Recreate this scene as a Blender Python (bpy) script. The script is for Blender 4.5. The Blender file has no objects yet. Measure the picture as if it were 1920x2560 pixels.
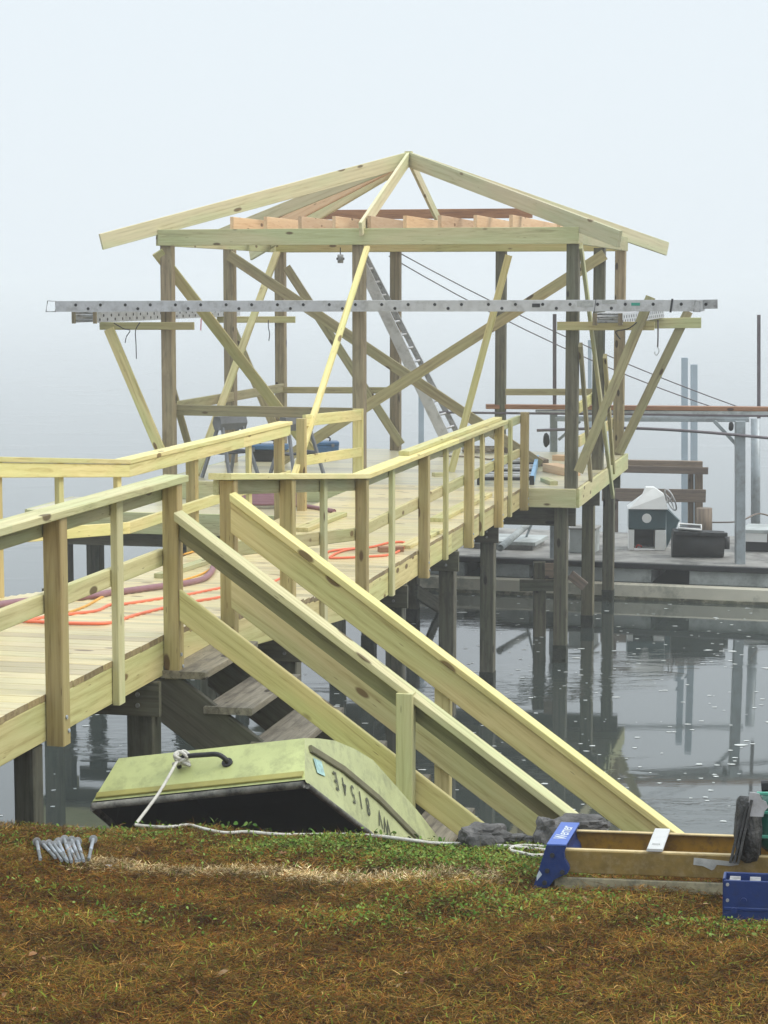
import bpy, bmesh, math, random
import numpy as np
from mathutils import Vector, Matrix
random.seed(7); rng = np.random.default_rng(11)
S = bpy.context.scene; COL = S.collection
# ------------------------------------------------------------------ camera, sky, sun, exposure
F = 5200.0; PITCH = math.atan(565/F); CZ = 4.3
cam = bpy.data.objects.new('camera', bpy.data.cameras.new('camera')); COL.objects.link(cam)
cam.location = (0, 0, CZ); cam.rotation_euler = (math.pi/2 - PITCH, 0, 0)
cam.data.sensor_fit = 'VERTICAL'; cam.data.sensor_height = 24; cam.data.lens = F/2560*24
cam.data.clip_start = .05; cam.data.clip_end = 4000
S.camera = cam
SUN_EL, SUN_AZ = math.radians(46), math.radians(98)        # azimuth measured clockwise from +Y
w = bpy.data.worlds.new('World'); S.world = w; w.use_nodes = True
nt = w.node_tree; nt.nodes.clear()
sky = nt.nodes.new('ShaderNodeTexSky'); sky.sky_type = 'NISHITA'; sky.sun_disc = False
sky.sun_elevation = SUN_EL; sky.sun_rotation = SUN_AZ; sky.air_density = 1.0; sky.dust_density = 4.0
cool = nt.nodes.new('ShaderNodeRGB'); cool.outputs[0].default_value = (7.65, 8.35, 8.85, 1)   # thick fog overcast
mx = nt.nodes.new('ShaderNodeMix'); mx.data_type = 'RGBA'; mx.inputs[0].default_value = .93
bg = nt.nodes.new('ShaderNodeBackground'); bg.inputs[1].default_value = .1
out = nt.nodes.new('ShaderNodeOutputWorld')
nt.links.new(sky.outputs[0], mx.inputs[6]); nt.links.new(cool.outputs[0], mx.inputs[7])
geo = nt.nodes.new('ShaderNodeTexCoord'); sep = nt.nodes.new('ShaderNodeSeparateXYZ'); nt.links.new(geo.outputs['Generated'], sep.inputs[0])
mr = nt.nodes.new('ShaderNodeMapRange'); mr.inputs['From Min'].default_value = .28; mr.inputs['From Max'].default_value = 1.0   # overcast: the zenith is brighter than the horizon
mr.inputs['To Min'].default_value = 1.0; mr.inputs['To Max'].default_value = 2.1; nt.links.new(sep.outputs[2], mr.inputs[0])
vm = nt.nodes.new('ShaderNodeVectorMath'); vm.operation = 'SCALE'; nt.links.new(mx.outputs[2], vm.inputs[0]); nt.links.new(mr.outputs[0], vm.inputs['Scale'])
nt.links.new(vm.outputs[0], bg.inputs[0]); nt.links.new(bg.outputs[0], out.inputs[0])
sun = bpy.data.objects.new('sun', bpy.data.lights.new('sun', 'SUN')); COL.objects.link(sun)
sun.data.energy = 1.5; sun.data.angle = math.radians(25); sun.data.color = (1, .96, .88)
sun.rotation_euler = (math.pi/2 - SUN_EL, 0, math.pi - SUN_AZ)
sun.location = (0, 0, 30)
S.view_settings.view_transform = 'Standard'; S.view_settings.look = 'None'
S.view_settings.exposure = 0.19; S.view_settings.gamma = 1.0
S.cycles.max_bounces = 8; S.cycles.diffuse_bounces = 3; S.cycles.glossy_bounces = 3
S.cycles.volume_bounces = 4; S.cycles.transmission_bounces = 2; S.cycles.use_denoising = True
S.cycles.sample_clamp_indirect = 4

# ------------------------------------------------------------------ geometry of the place
A = math.radians(12.72)
U = Vector((math.sin(A), math.cos(A), 0)); V = Vector((math.cos(A), -math.sin(A), 0)); Z = Vector((0, 0, 1))
C = Vector((0, 0, CZ)); O = Vector((-.1095, 16.1178, 0)); ZL = 2.02; ZU = 2.40
def W(u, v, z=0): return O + U*u + V*v + Z*z
def ray(x, y):
    cx = (x-960)/F; cy = -(y-1280)/F
    return Vector((cx, math.cos(PITCH)+cy*math.sin(PITCH), -math.sin(PITCH)+cy*math.cos(PITCH)))
def hit(x, y, P0, n):
    r = ray(x, y); return C + r*((P0-C).dot(n)/r.dot(n))
def pu(x, y, u): return hit(x, y, W(u, 0), U)
def pv(x, y, v): return hit(x, y, W(0, v), V)
def pz(x, y, z): return hit(x, y, Vector((0, 0, z)), Z)
def py(x, y, Y): return hit(x, y, Vector((0, Y, 0)), Vector((0, 1, 0)))
GN = Vector((0, .087, 1)).normalized()
def pg(x, y, dz=0): return hit(x, y, Vector((0, 0, 2.7+dz)), GN)       # the sloping lawn
def deck_z(u): return ZU if u < -4.75 else (ZL if u > -.45 else ZU + (u+4.75)/4.3*(ZL-ZU))
def pd(x, y, dz=0):
    for z in (ZU, ZL):
        p = pz(x, y, z+dz); u = (p-O).dot(U)
        if (z == ZU and u < -4.75) or (z == ZL and u > -.45): return p
    n = (Z*4.3 + U*(ZU-ZL)).normalized()
    return hit(x, y, W(-4.75, 0, ZU+dz), n)

# ------------------------------------------------------------------ materials
def new_mat(name):
    m = bpy.data.materials.new(name); m.use_nodes = True
    t = m.node_tree; b = t.nodes['Principled BSDF']; return m, t, b
def ramp(t, stops):
    r = t.nodes.new('ShaderNodeValToRGB'); e = r.color_ramp.elements
    e[0].position, e[0].color = stops[0][0], (*stops[0][1], 1); e[1].position, e[1].color = stops[-1][0], (*stops[-1][1], 1)
    for p, c in stops[1:-1]:
        n = e.new(p); n.color = (*c, 1)
    return r
def mixc(t, fac, a, b, mode='MIX'):
    m = t.nodes.new('ShaderNodeMix'); m.data_type = 'RGBA'; m.blend_type = mode
    for s, v in ((0, fac), (6, a), (7, b)):
        if hasattr(v, 'links'): t.links.new(v, m.inputs[s])
        elif isinstance(v, (int, float)): m.inputs[s].default_value = v
        else: m.inputs[s].default_value = (*v, 1)
    return m.outputs[2]
def mth(t, op, a, b=0.0, clamp=False):
    m = t.nodes.new('ShaderNodeMath'); m.operation = op; m.use_clamp = clamp
    for s, v in ((0, a), (1, b)):
        if hasattr(v, 'links'): t.links.new(v, m.inputs[s])
        else: m.inputs[s].default_value = v
    return m.outputs[0]
def coords(t, scale, per_obj=True):
    tc = t.nodes.new('ShaderNodeTexCoord'); v = tc.outputs['Object']
    if per_obj:
        oi = t.nodes.new('ShaderNodeObjectInfo'); at = t.nodes.new('ShaderNodeAttribute'); at.attribute_name = 'rnd'
        s = mth(t, 'ADD', oi.outputs['Random'], at.outputs['Fac']); s = mth(t, 'MULTIPLY', s, 37.0)
        cb = t.nodes.new('ShaderNodeCombineXYZ'); t.links.new(s, cb.inputs[0]); t.links.new(s, cb.inputs[1])
        ad = t.nodes.new('ShaderNodeVectorMath'); t.links.new(v, ad.inputs[0]); t.links.new(cb.outputs[0], ad.inputs[1]); v = ad.outputs[0]
    mp = t.nodes.new('ShaderNodeMapping'); mp.inputs['Scale'].default_value = scale; t.links.new(v, mp.inputs[0])
    return mp.outputs[0]
def noise(t, vec, scale, detail=3, rough=.5, dist=0):
    n = t.nodes.new('ShaderNodeTexNoise'); n.inputs['Scale'].default_value = scale; n.inputs['Detail'].default_value = detail
    n.inputs['Roughness'].default_value = rough; n.inputs['Distortion'].default_value = dist
    if vec is not None: t.links.new(vec, n.inputs['Vector'])
    return n.outputs['Fac']
def bump(t, b, h, strength, dist=.01):
    n = t.nodes.new('ShaderNodeBump'); n.inputs['Strength'].default_value = strength; n.inputs['Distance'].default_value = dist
    t.links.new(h, n.inputs['Height']); t.links.new(n.outputs[0], b.inputs['Normal'])
def wood(name, light, mid, dark, rough=.62, green=0.0, knots=True, wear=0.0, wearcol=(.05, .045, .035), varia=.30):
    m, t, b = new_mat(name)
    vg = coords(t, (.9, 13, 13)); g = noise(t, vg, 2.2, 4, .6, 1.4)
    vr = coords(t, (.35, 9, 9))
    wv = t.nodes.new('ShaderNodeTexWave'); wv.wave_type = 'RINGS'; wv.rings_direction = 'X'
    wv.inputs['Scale'].default_value = .6; wv.inputs['Distortion'].default_value = 5.5; wv.inputs['Detail'].default_value = 2; wv.inputs['Detail Scale'].default_value = .7
    t.links.new(vr, wv.inputs[0])
    h = mth(t, 'ADD', mth(t, 'MULTIPLY', g, .86), mth(t, 'MULTIPLY', wv.outputs['Fac'], .14))
    fi = noise(t, coords(t, (1.6, 70, 70)), 2.0, 3, .6, .3)
    h = mth(t, 'ADD', mth(t, 'MULTIPLY', h, .72), mth(t, 'MULTIPLY', fi, .28))
    r = ramp(t, [(.30, dark), (.45, mid), (.62, light)]); t.links.new(h, r.inputs[0]); c = r.outputs[0]
    lf = noise(t, coords(t, (.7, 3, 3)), 1.3, 2)
    gr = ramp(t, [(.40, (1, 1, 1)), (.62, (1-green*.15, 1-green*.02, 1-green*.10))]); t.links.new(lf, gr.inputs[0])
    c = mixc(t, 1.0, c, gr.outputs[0], 'MULTIPLY')
    oi = t.nodes.new('ShaderNodeObjectInfo'); at = t.nodes.new('ShaderNodeAttribute'); at.attribute_name = 'rnd'
    rr = mth(t, 'FRACT', mth(t, 'MULTIPLY', mth(t, 'ADD', oi.outputs['Random'], at.outputs['Fac']), 7.31))
    vr2 = ramp(t, [(0, (1-varia, 1-varia*1.05, 1-varia*1.1)), (.5, (1, .99, .96)), (1, (1.04, 1.0, .88))]); t.links.new(rr, vr2.inputs[0])
    c = mixc(t, 1.0, c, vr2.outputs[0], 'MULTIPLY')
    if knots:
        vo = t.nodes.new('ShaderNodeTexVoronoi'); vo.inputs['Scale'].default_value = 1.0
        t.links.new(coords(t, (2.3, 6, 6)), vo.inputs['Vector'])
        k = ramp(t, [(.11, (1, 1, 1)), (.15, (0, 0, 0))]); t.links.new(vo.outputs['Distance'], k.inputs[0])
        c = mixc(t, k.outputs[0], c, (dark[0]*.42, dark[1]*.36, dark[2]*.3))
    v2 = t.nodes.new('ShaderNodeTexVoronoi'); v2.inputs['Scale'].default_value = 1.0; t.links.new(coords(t, (3.5, 30, 30)), v2.inputs['Vector'])
    k2 = ramp(t, [(.05, (.8, .8, .8)), (.09, (0, 0, 0))]); t.links.new(v2.outputs['Distance'], k2.inputs[0])
    c = mixc(t, k2.outputs[0], c, (dark[0]*.5, dark[1]*.45, dark[2]*.4))
    if wear:
        wn = noise(t, coords(t, (2, 5, 5)), 2.0, 5, .7)
        wr = ramp(t, [(.5, (0, 0, 0)), (.72, (wear, wear, wear))]); t.links.new(wn, wr.inputs[0])
        c = mixc(t, wr.outputs[0], c, wearcol)
    t.links.new(c, b.inputs['Base Color']); b.inputs['Roughness'].default_value = rough
    b.inputs['Specular IOR Level'].default_value = .35
    bump(t, b, g, .35, .004)
    return m
PINE = wood('fresh_pine', (.69, .60, .31), (.61, .52, .25), (.42, .32, .13), green=.9)
PINE2 = wood('fresh_pine_bright', (.77, .68, .35), (.69, .60, .28), (.50, .40, .16), green=.7)
PINEF = wood('greenish_pine', (.60, .56, .34), (.52, .48, .27), (.35, .30, .16), green=.9)
DECK = wood('deck_boards', (.70, .60, .37), (.62, .52, .30), (.42, .31, .16), rough=.30, green=.4)
DECKL = wood('wet_deck_boards', (.60, .56, .42), (.52, .47, .34), (.36, .31, .21), rough=.3, green=.4, knots=False)
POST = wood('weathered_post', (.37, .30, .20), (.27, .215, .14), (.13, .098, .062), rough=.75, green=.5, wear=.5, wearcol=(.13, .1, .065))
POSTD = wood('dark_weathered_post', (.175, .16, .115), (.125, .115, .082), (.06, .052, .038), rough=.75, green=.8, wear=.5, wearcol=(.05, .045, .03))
PILE = wood('pile_timber', (.15, .14, .11), (.10, .095, .072), (.045, .04, .03), rough=.7, green=.8, wear=.7, wearcol=(.03, .03, .022))
TREAD = wood('stained_tread', (.27, .245, .20), (.19, .17, .135), (.08, .068, .055), rough=.7, wear=.8, wearcol=(.06, .05, .04))
OLIVE_SHADE = wood('shaded_olive_board', (.33, .30, .16), (.26, .235, .12), (.14, .12, .06), green=.8)  # greenish board, its colour darkened to carry the shade under the handrail cap
PPOST = wood('tan_pine_post', (.56, .44, .21), (.47, .36, .16), (.30, .21, .085), green=.6)
PALE = wood('pale_rafter', (.68, .62, .43), (.61, .55, .36), (.45, .38, .22), green=.8)
BRACE = wood('brown_pine_brace', (.47, .40, .235), (.38, .32, .18), (.22, .17, .09), green=.7, wear=.4, wearcol=(.2, .16, .1))
ENDG = wood('sawn_board_end', (.36, .29, .16), (.28, .21, .11), (.16, .11, .06), knots=False, varia=.4)
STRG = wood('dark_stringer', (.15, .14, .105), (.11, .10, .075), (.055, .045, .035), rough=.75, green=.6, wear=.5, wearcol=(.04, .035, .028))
JOIST = wood('peach_joist', (.76, .55, .36), (.70, .47, .29), (.54, .32, .18))
RUST = wood('red_brown_board', (.36, .20, .12), (.28, .145, .085), (.16, .08, .05))
OLDW = wood('old_brown_board', (.25, .195, .15), (.18, .14, .11), (.09, .07, .055), wear=.5, wearcol=(.1, .08, .07))
def plain(name, col, rough=.5, metal=0.0, var=.25, nscale=6, bumps=0.0, dirt=None, per_obj=True):
    m, t, b = new_mat(name); v = coords(t, (1, 1, 1), per_obj); n = noise(t, v, nscale, 5, .6)
    lo = tuple(c*(1-var) for c in col); hi = tuple(min(1, c*(1+var*.6)) for c in col)
    r = ramp(t, [(.3, lo), (.7, hi)]); t.links.new(n, r.inputs[0]); c = r.outputs[0]
    if dirt:
        dcol, amt, dsc = dirt; dn = noise(t, v, dsc, 6, .75)
        dr = ramp(t, [(.48, (0, 0, 0)), (.66, (amt, amt, amt))]); t.links.new(dn, dr.inputs[0]); c = mixc(t, dr.outputs[0], c, dcol)
    t.links.new(c, b.inputs['Base Color']); b.inputs['Roughness'].default_value = rough; b.inputs['Metallic'].default_value = metal
    if bumps: bump(t, b, noise(t, v, nscale*3, 4), bumps, .01)
    return m
ALU = plain('brushed_aluminium', (.60, .60, .61), .42, .55, .12, 9, dirt=((.25, .24, .22), .5, 7))
ALUD = plain('dull_aluminium', (.42, .42, .42), .5, .5, .2, 9, dirt=((.12, .11, .1), .8, 14))
DARK = plain('dark_rubber', (.02, .02, .022), .6)
GREYP = plain('grey_plastic', (.20, .21, .23), .5)
BLUEP = plain('blue_paint', (.06, .16, .32), .45)
BLUEM = plain('blue_ladder_paint', (.20, .42, .66), .4)
STEEL = plain('galvanised_steel', (.36, .40, .42), .5, .3, .15, 5, dirt=((.18, .17, .16), .6, 4))
STEELP = plain('pale_pipe', (.40, .47, .52), .55, .1, .1, 4)
POLE = plain('dark_pole', (.14, .12, .13), .6, .1)
CONC = plain('dock_concrete', (.30, .29, .27), .85, 0, .35, 2.2, .3, dirt=((.06, .06, .055), .8, 1.3))
HULL = plain('dock_hull', (.46, .49, .48), .7, 0, .25, 1.4, .1, dirt=((.12, .13, .12), .6, 2.5))
WHITE = plain('white_gelcoat', (.74, .74, .72), .35, 0, .08, 4)
TEAL = plain('teal_gelcoat', (.045, .085, .095), .35)
BLACK = plain('black_tub', (.018, .018, .018), .55, 0, .4, 8, .2)
ZINC = plain('zinc_bolt', (.42, .46, .52), .45, .45, .15, 30, dirt=((.2, .2, .2), .5, 40))
ROPE = plain('white_rope', (.62, .60, .54), .85, 0, .25, 60, .6, dirt=((.25, .22, .17), .6, 30))
ROCK = plain('grey_rock', (.12, .115, .11), .9, 0, .5, 10, 1.0, dirt=((.02, .02, .018), .9, 8))
FIBRE = plain('yellow_fibreglass', (.36, .19, .012), .5, 0, .2, 12, .1, dirt=((.13, .07, .015), .7, 18))
FIBRED = plain('dirty_fibreglass', (.21, .135, .025), .6, 0, .3, 14, .15, dirt=((.30, .23, .11), .6, 22))
FIBREL = plain('pale_ladder_edge', (.62, .48, .24), .55, 0, .12, 20, dirt=((.3, .2, .08), .6, 15))
NAVY = plain('navy_plastic', (.006, .03, .15), .38, 0, .2, 20, .1, dirt=((.01, .015, .04), .5, 20))
NAVYL = plain('blue_cap_top', (.07, .14, .46), .45, 0, .12, 20)
GREENP = plain('green_plastic', (.01, .13, .09), .4, 0, .25, 10, dirt=((.12, .13, .1), .5, 12))
OR_C = plain('orange_cord', (.90, .20, .10), .5, 0, .06)
YE_C = plain('yellow_cord', (.72, .36, .05), .5, 0, .08)
PU_H = plain('purple_hose', (.27, .13, .15), .5, 0, .15)
BOAT = plain('boat_green_paint', (.47, .51, .21), .45, 0, .14, 3.5, .05, dirt=((.22, .23, .10), .55, 9), per_obj=False)
BOATS = plain('boat_side_green', (.44, .47, .23), .5, 0, .14, 4, .05, dirt=((.20, .21, .12), .6, 10), per_obj=False)
BOATI = plain('boat_inside_black', (.008, .008, .009), .5, 0, .4, 8)
BOATR = plain('worn_boat_rim', (.20, .195, .17), .7, 0, .5, 14, .5, dirt=((.02, .02, .018), .95, 9))
SILVER = plain('sticker_teal', (.35, .55, .52), .5, 0, .4, 40)
INK = plain('dark_lettering', (.07, .075, .045), .6)
WHITEM = plain('bright_step', (.62, .62, .60), .4, .2, .1, 10)
PAPER = plain('torn_label', (.42, .42, .40), .7, 0, .3, 30)
GREENS = plain('green_sticker', (.03, .30, .22), .5)

# ------------------------------------------------------------------ object helpers
ROOT = {}
def adopt(o, parent, mw):
    """parent while keeping the world matrix mw"""
    COL.objects.link(o); ROOT[o] = mw
    if parent is None: o.matrix_world = mw
    else: o.parent = parent; o.matrix_parent_inverse = Matrix.Identity(4); o.matrix_basis = ROOT[parent].inverted() @ mw
    return o
def tag(o, label=None, cat=None, group=None, kind=None):
    for k, v in (('label', label), ('category', cat), ('group', group), ('kind', kind)):
        if v: o[k] = v
    return o
def thing(name, label, cat, loc, group=None):
    o = bpy.data.objects.new(name, None); o.empty_display_size = .2
    adopt(o, None, Matrix.Translation(loc)); return tag(o, label, cat, group)
def mesh_obj(name, verts, faces, mats, parent=None, mw=None, smooth=False, fm=None):
    me = bpy.data.meshes.new(name); me.from_pydata([tuple(v) for v in verts], [], faces); me.update()
    for m in (mats if isinstance(mats, (list, tuple)) else [mats]): me.materials.append(m)
    if fm is not None: me.polygons.foreach_set('material_index', fm)
    if smooth: me.polygons.foreach_set('use_smooth', [True]*len(me.polygons))
    o = bpy.data.objects.new(name, me)
    return adopt(o, parent, mw if mw is not None else (Matrix.Identity(4)))
def cbox(L, w, t, ch=.004, x0=None):
    """chamfered box along x; returns verts, faces"""
    a, b = w/2, t/2; ch = min(ch, a*.4, b*.4)
    prof = [(-a+ch, -b), (a-ch, -b), (a, -b+ch), (a, b-ch), (a-ch, b), (-a+ch, b), (-a, b-ch), (-a, -b+ch)]
    vs = [(-L/2, y, z) for y, z in prof] + [(L/2, y, z) for y, z in prof]
    fs = [(i, (i+1) % 8, 8+(i+1) % 8, 8+i) for i in range(8)] + [tuple(range(7, -1, -1)), tuple(range(8, 16))]
    return vs, fs
def frame(P, x, n):
    x = x.normalized(); y = n.cross(x).normalized(); z = x.cross(y)
    M = Matrix((x, y, z)).transposed().to_4x4(); M.translation = P; return M
def stick(name, A_, B_, w, t, n, mat, parent, ch=.004, label=None, plumb=False):
    """board from A to B; w across, t along normal n"""
    vs, fs = cbox((B_-A_).length, w, t, ch)
    if plumb:
        x = (B_-A_).normalized(); F_ = frame(A_, B_-A_, n); y = F_.col[1].xyz; z = F_.col[2].xyz; h = Vector((x.x, x.y, 0)).normalized()
        vs = [(a-(b*y.dot(h)+c*z.dot(h))/x.dot(h), b, c) for a, b, c in vs]
    o = mesh_obj(name, vs, fs, mat, parent, frame((A_+B_)/2, B_-A_, n))
    if label: o['label'] = label
    return o
def uv(name, u0, u1, v0, v1, z0, z1, ax, mat, parent, ch=.004, label=None):
    c = W((u0+u1)/2, (v0+v1)/2, (z0+z1)/2); du, dv, dz = (u1-u0)/2, (v1-v0)/2, (z1-z0)/2
    if ax == 'u': return stick(name, c-U*du, c+U*du, dv*2, dz*2, Z, mat, parent, ch, label)
    if ax == 'v': return stick(name, c-V*dv, c+V*dv, du*2, dz*2, Z, mat, parent, ch, label)
    return stick(name, c-Z*dz, c+Z*dz, dv*2, du*2, U, mat, parent, ch, label)
def boards(name, pieces, mat, parent, mw, end=None):
    """many boards of one part in one mesh; pieces = (cx,cy,cz,L,w,t) in the local frame of mw, long axis x"""
    VV, FF, R, MI = [], [], [], []
    for (cx, cy, cz, L, w_, t_) in pieces:
        vs, fs = cbox(L, w_, t_, .003); o0 = len(VV); r = random.random()
        VV += [(x+cx, y+cy, z+cz) for x, y, z in vs]; FF += [tuple(i+o0 for i in f) for f in fs]; R += [r]*len(vs); MI += [0]*8+[1, 1]
    o = mesh_obj(name, VV, FF, [mat, end] if end else mat, parent, mw, fm=MI if end else None)
    a = o.data.attributes.new('rnd', 'FLOAT', 'POINT'); a.data.foreach_set('value', R); return o
def tube(name, pts, r, mat, parent=None, res=8, smooth=True, cyc=False, label=None):
    """swept tube through points (Catmull-Rom smoothed)"""
    P = [Vector(p) for p in pts]
    if smooth and len(P) > 2:
        Q = []; n = len(P)
        for i in range(n - (0 if cyc else 1)):
            a, b, c, d = P[(i-1) % n] if (cyc or i > 0) else P[0], P[i], P[(i+1) % n], P[(i+2) % n] if (cyc or i < n-2) else P[-1]
            for k in range(6):
                s = k/6; Q.append(.5*((2*b)+(c-a)*s+(2*a-5*b+4*c-d)*s*s+(-a+3*b-3*c+d)*s**3))
        if not cyc: Q.append(P[-1])
        P = Q
    n = len(P); VV = []; FF = []; rr = r if hasattr(r, '__len__') else [r]*n
    up = Vector((0, 0, 1)); c0 = sum(P, Vector())/n
    for i, p in enumerate(P):
        d = (P[(i+1) % n] if (cyc or i < n-1) else p) - (P[i-1] if (cyc or i > 0) else p)
        d = d.normalized() if d.length > 1e-9 else up
        x = d.cross(up if abs(d.z) < .95 else Vector((1, 0, 0))).normalized(); y = d.cross(x)
        ri = rr[min(len(rr)-1, int(i*len(rr)/n))]
        for k in range(res):
            a = 2*math.pi*k/res; VV.append(p-c0+x*math.cos(a)*ri+y*math.sin(a)*ri)
    for i in range(n if cyc else n-1):
        j = (i+1) % n
        for k in range(res):
            FF.append((i*res+k, i*res+(k+1) % res, j*res+(k+1) % res, j*res+k))
    if not cyc: FF += [tuple(range(res)), tuple(range(n*res-1, (n-1)*res-1, -1))]
    o = mesh_obj(name, VV, FF, mat, parent, Matrix.Translation(c0), True)
    if label: o['label'] = label
    return o
def cyl(name, A_, B_, r, mat, parent=None, res=16, r2=None):
    A_, B_ = Vector(A_), Vector(B_); d = B_-A_; M = frame((A_+B_)/2, d, Vector((0, 1, .01)) if abs(d.normalized().y) < .9 else Vector((0, 0, 1)))
    L = d.length/2; r2 = r if r2 is None else r2
    VV = [(-L, r*math.cos(2*math.pi*k/res), r*math.sin(2*math.pi*k/res)) for k in range(res)] + [(L, r2*math.cos(2*math.pi*k/res), r2*math.sin(2*math.pi*k/res)) for k in range(res)]
    FF = [(k, (k+1) % res, res+(k+1) % res, res+k) for k in range(res)] + [tuple(range(res-1, -1, -1)), tuple(range(res, 2*res))]
    o = mesh_obj(name, VV, FF, mat, parent, M); 
    for p in o.data.polygons: p.use_smooth = len(p.vertices) == 4
    return o
def prism(name, poly, h0, h1, mat, parent, M):
    """polygon (x,y) of frame M extruded from z=h0 to h1"""
    n = len(poly); VV = [(x, y, h0) for x, y in poly] + [(x, y, h1) for x, y in poly]
    FF = [(i, (i+1) % n, n+(i+1) % n, n+i) for i in range(n)] + [tuple(range(n-1, -1, -1)), tuple(range(n, 2*n))]
    return mesh_obj(name, VV, FF, mat, parent, M)

# ================================================================== water, lawn
m, t, b = new_mat('river_water')
vw = coords(t, (1, 1, 1), False)
b.inputs['Base Color'].default_value = (.045, .055, .05, 1); b.inputs['Roughness'].default_value = .03; b.inputs['IOR'].default_value = 1.75
n1 = noise(t, coords(t, (1.0, 2.2, 1), False), 3.2, 4, .55, .4); n2 = noise(t, coords(t, (.6, 1, 1), False), .35, 3, .5)
mk = ramp(t, [(.55, (.025, .025, .025)), (.68, (.7, .7, .7))]); t.links.new(n2, mk.inputs[0])
bump(t, b, mth(t, 'MULTIPLY', n1, mk.outputs[0]), .30, .035)
WATER = m
def grid(name, xs, ys, zf, mat, smooth=True):
    VV = [(x, y, zf(x, y)) for y in ys for x in xs]; nx = len(xs)
    FF = [(j*nx+i, j*nx+i+1, (j+1)*nx+i+1, (j+1)*nx+i) for j in range(len(ys)-1) for i in range(nx-1)]
    return mesh_obj(name, VV, FF, mat, None, Matrix.Identity(4), smooth)
tag(grid('water', [-890, -200, -40, 0, 40, 200, 890], [6, 20, 40, 100, 400, 1590], lambda x, y: 0, WATER, False), kind='structure', label='calm grey river water fading into fog')
def crestY(x):
    s = min(1, max(0, (x+1.3)/1.6)); s = s*s*(3-2*s); return 9.08 - .50*s
def gz(x, y):
    base = 2.7 - .087*y; c = crestY(x)
    d = max(0.0, y-(c-.12)); drop = .62*max(0, d-.12) + (.62*(d*d)/.24/2 if d < .12 else .62*.03) - 0
    r = .012*math.sin(x*3.1+y*1.7)+.010*math.sin(x*7.3-y*4.1)+.006*math.sin(y*11+x*5) if -4 < x < 4.5 else 0
    return max(base - drop + r, -1.6)
m, t, b = new_mat('lawn_soil'); vs_ = coords(t, (1, 1, 1), False)
r = ramp(t, [(.3, (.02, .009, .003)), (.5, (.055, .024, .008)), (.68, (.12, .065, .02)), (.8, (.05, .05, .01))]); t.links.new(noise(t, vs_, 45, 6, .8), r.inputs[0])
t.links.new(r.outputs[0], b.inputs['Base Color']); b.inputs['Roughness'].default_value = .95; b.inputs['Specular IOR Level'].default_value = .05; bump(t, b, noise(t, vs_, 60, 4), 1.0, .02)
LAWN = m
xs = [-60, -30, -12, -7] + list(np.arange(-5, 5.6, .1)) + [7, 12, 30, 60]; ys = [-25, -12, -4, 0, 2] + list(np.arange(3, 10.6, .08)) + [12, 14, 17, 22, 40]
tag(grid('lawn', [float(x) for x in xs], [float(y) for y in ys], gz, LAWN), kind='structure', label='brown winter lawn sloping to the river bank')
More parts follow.
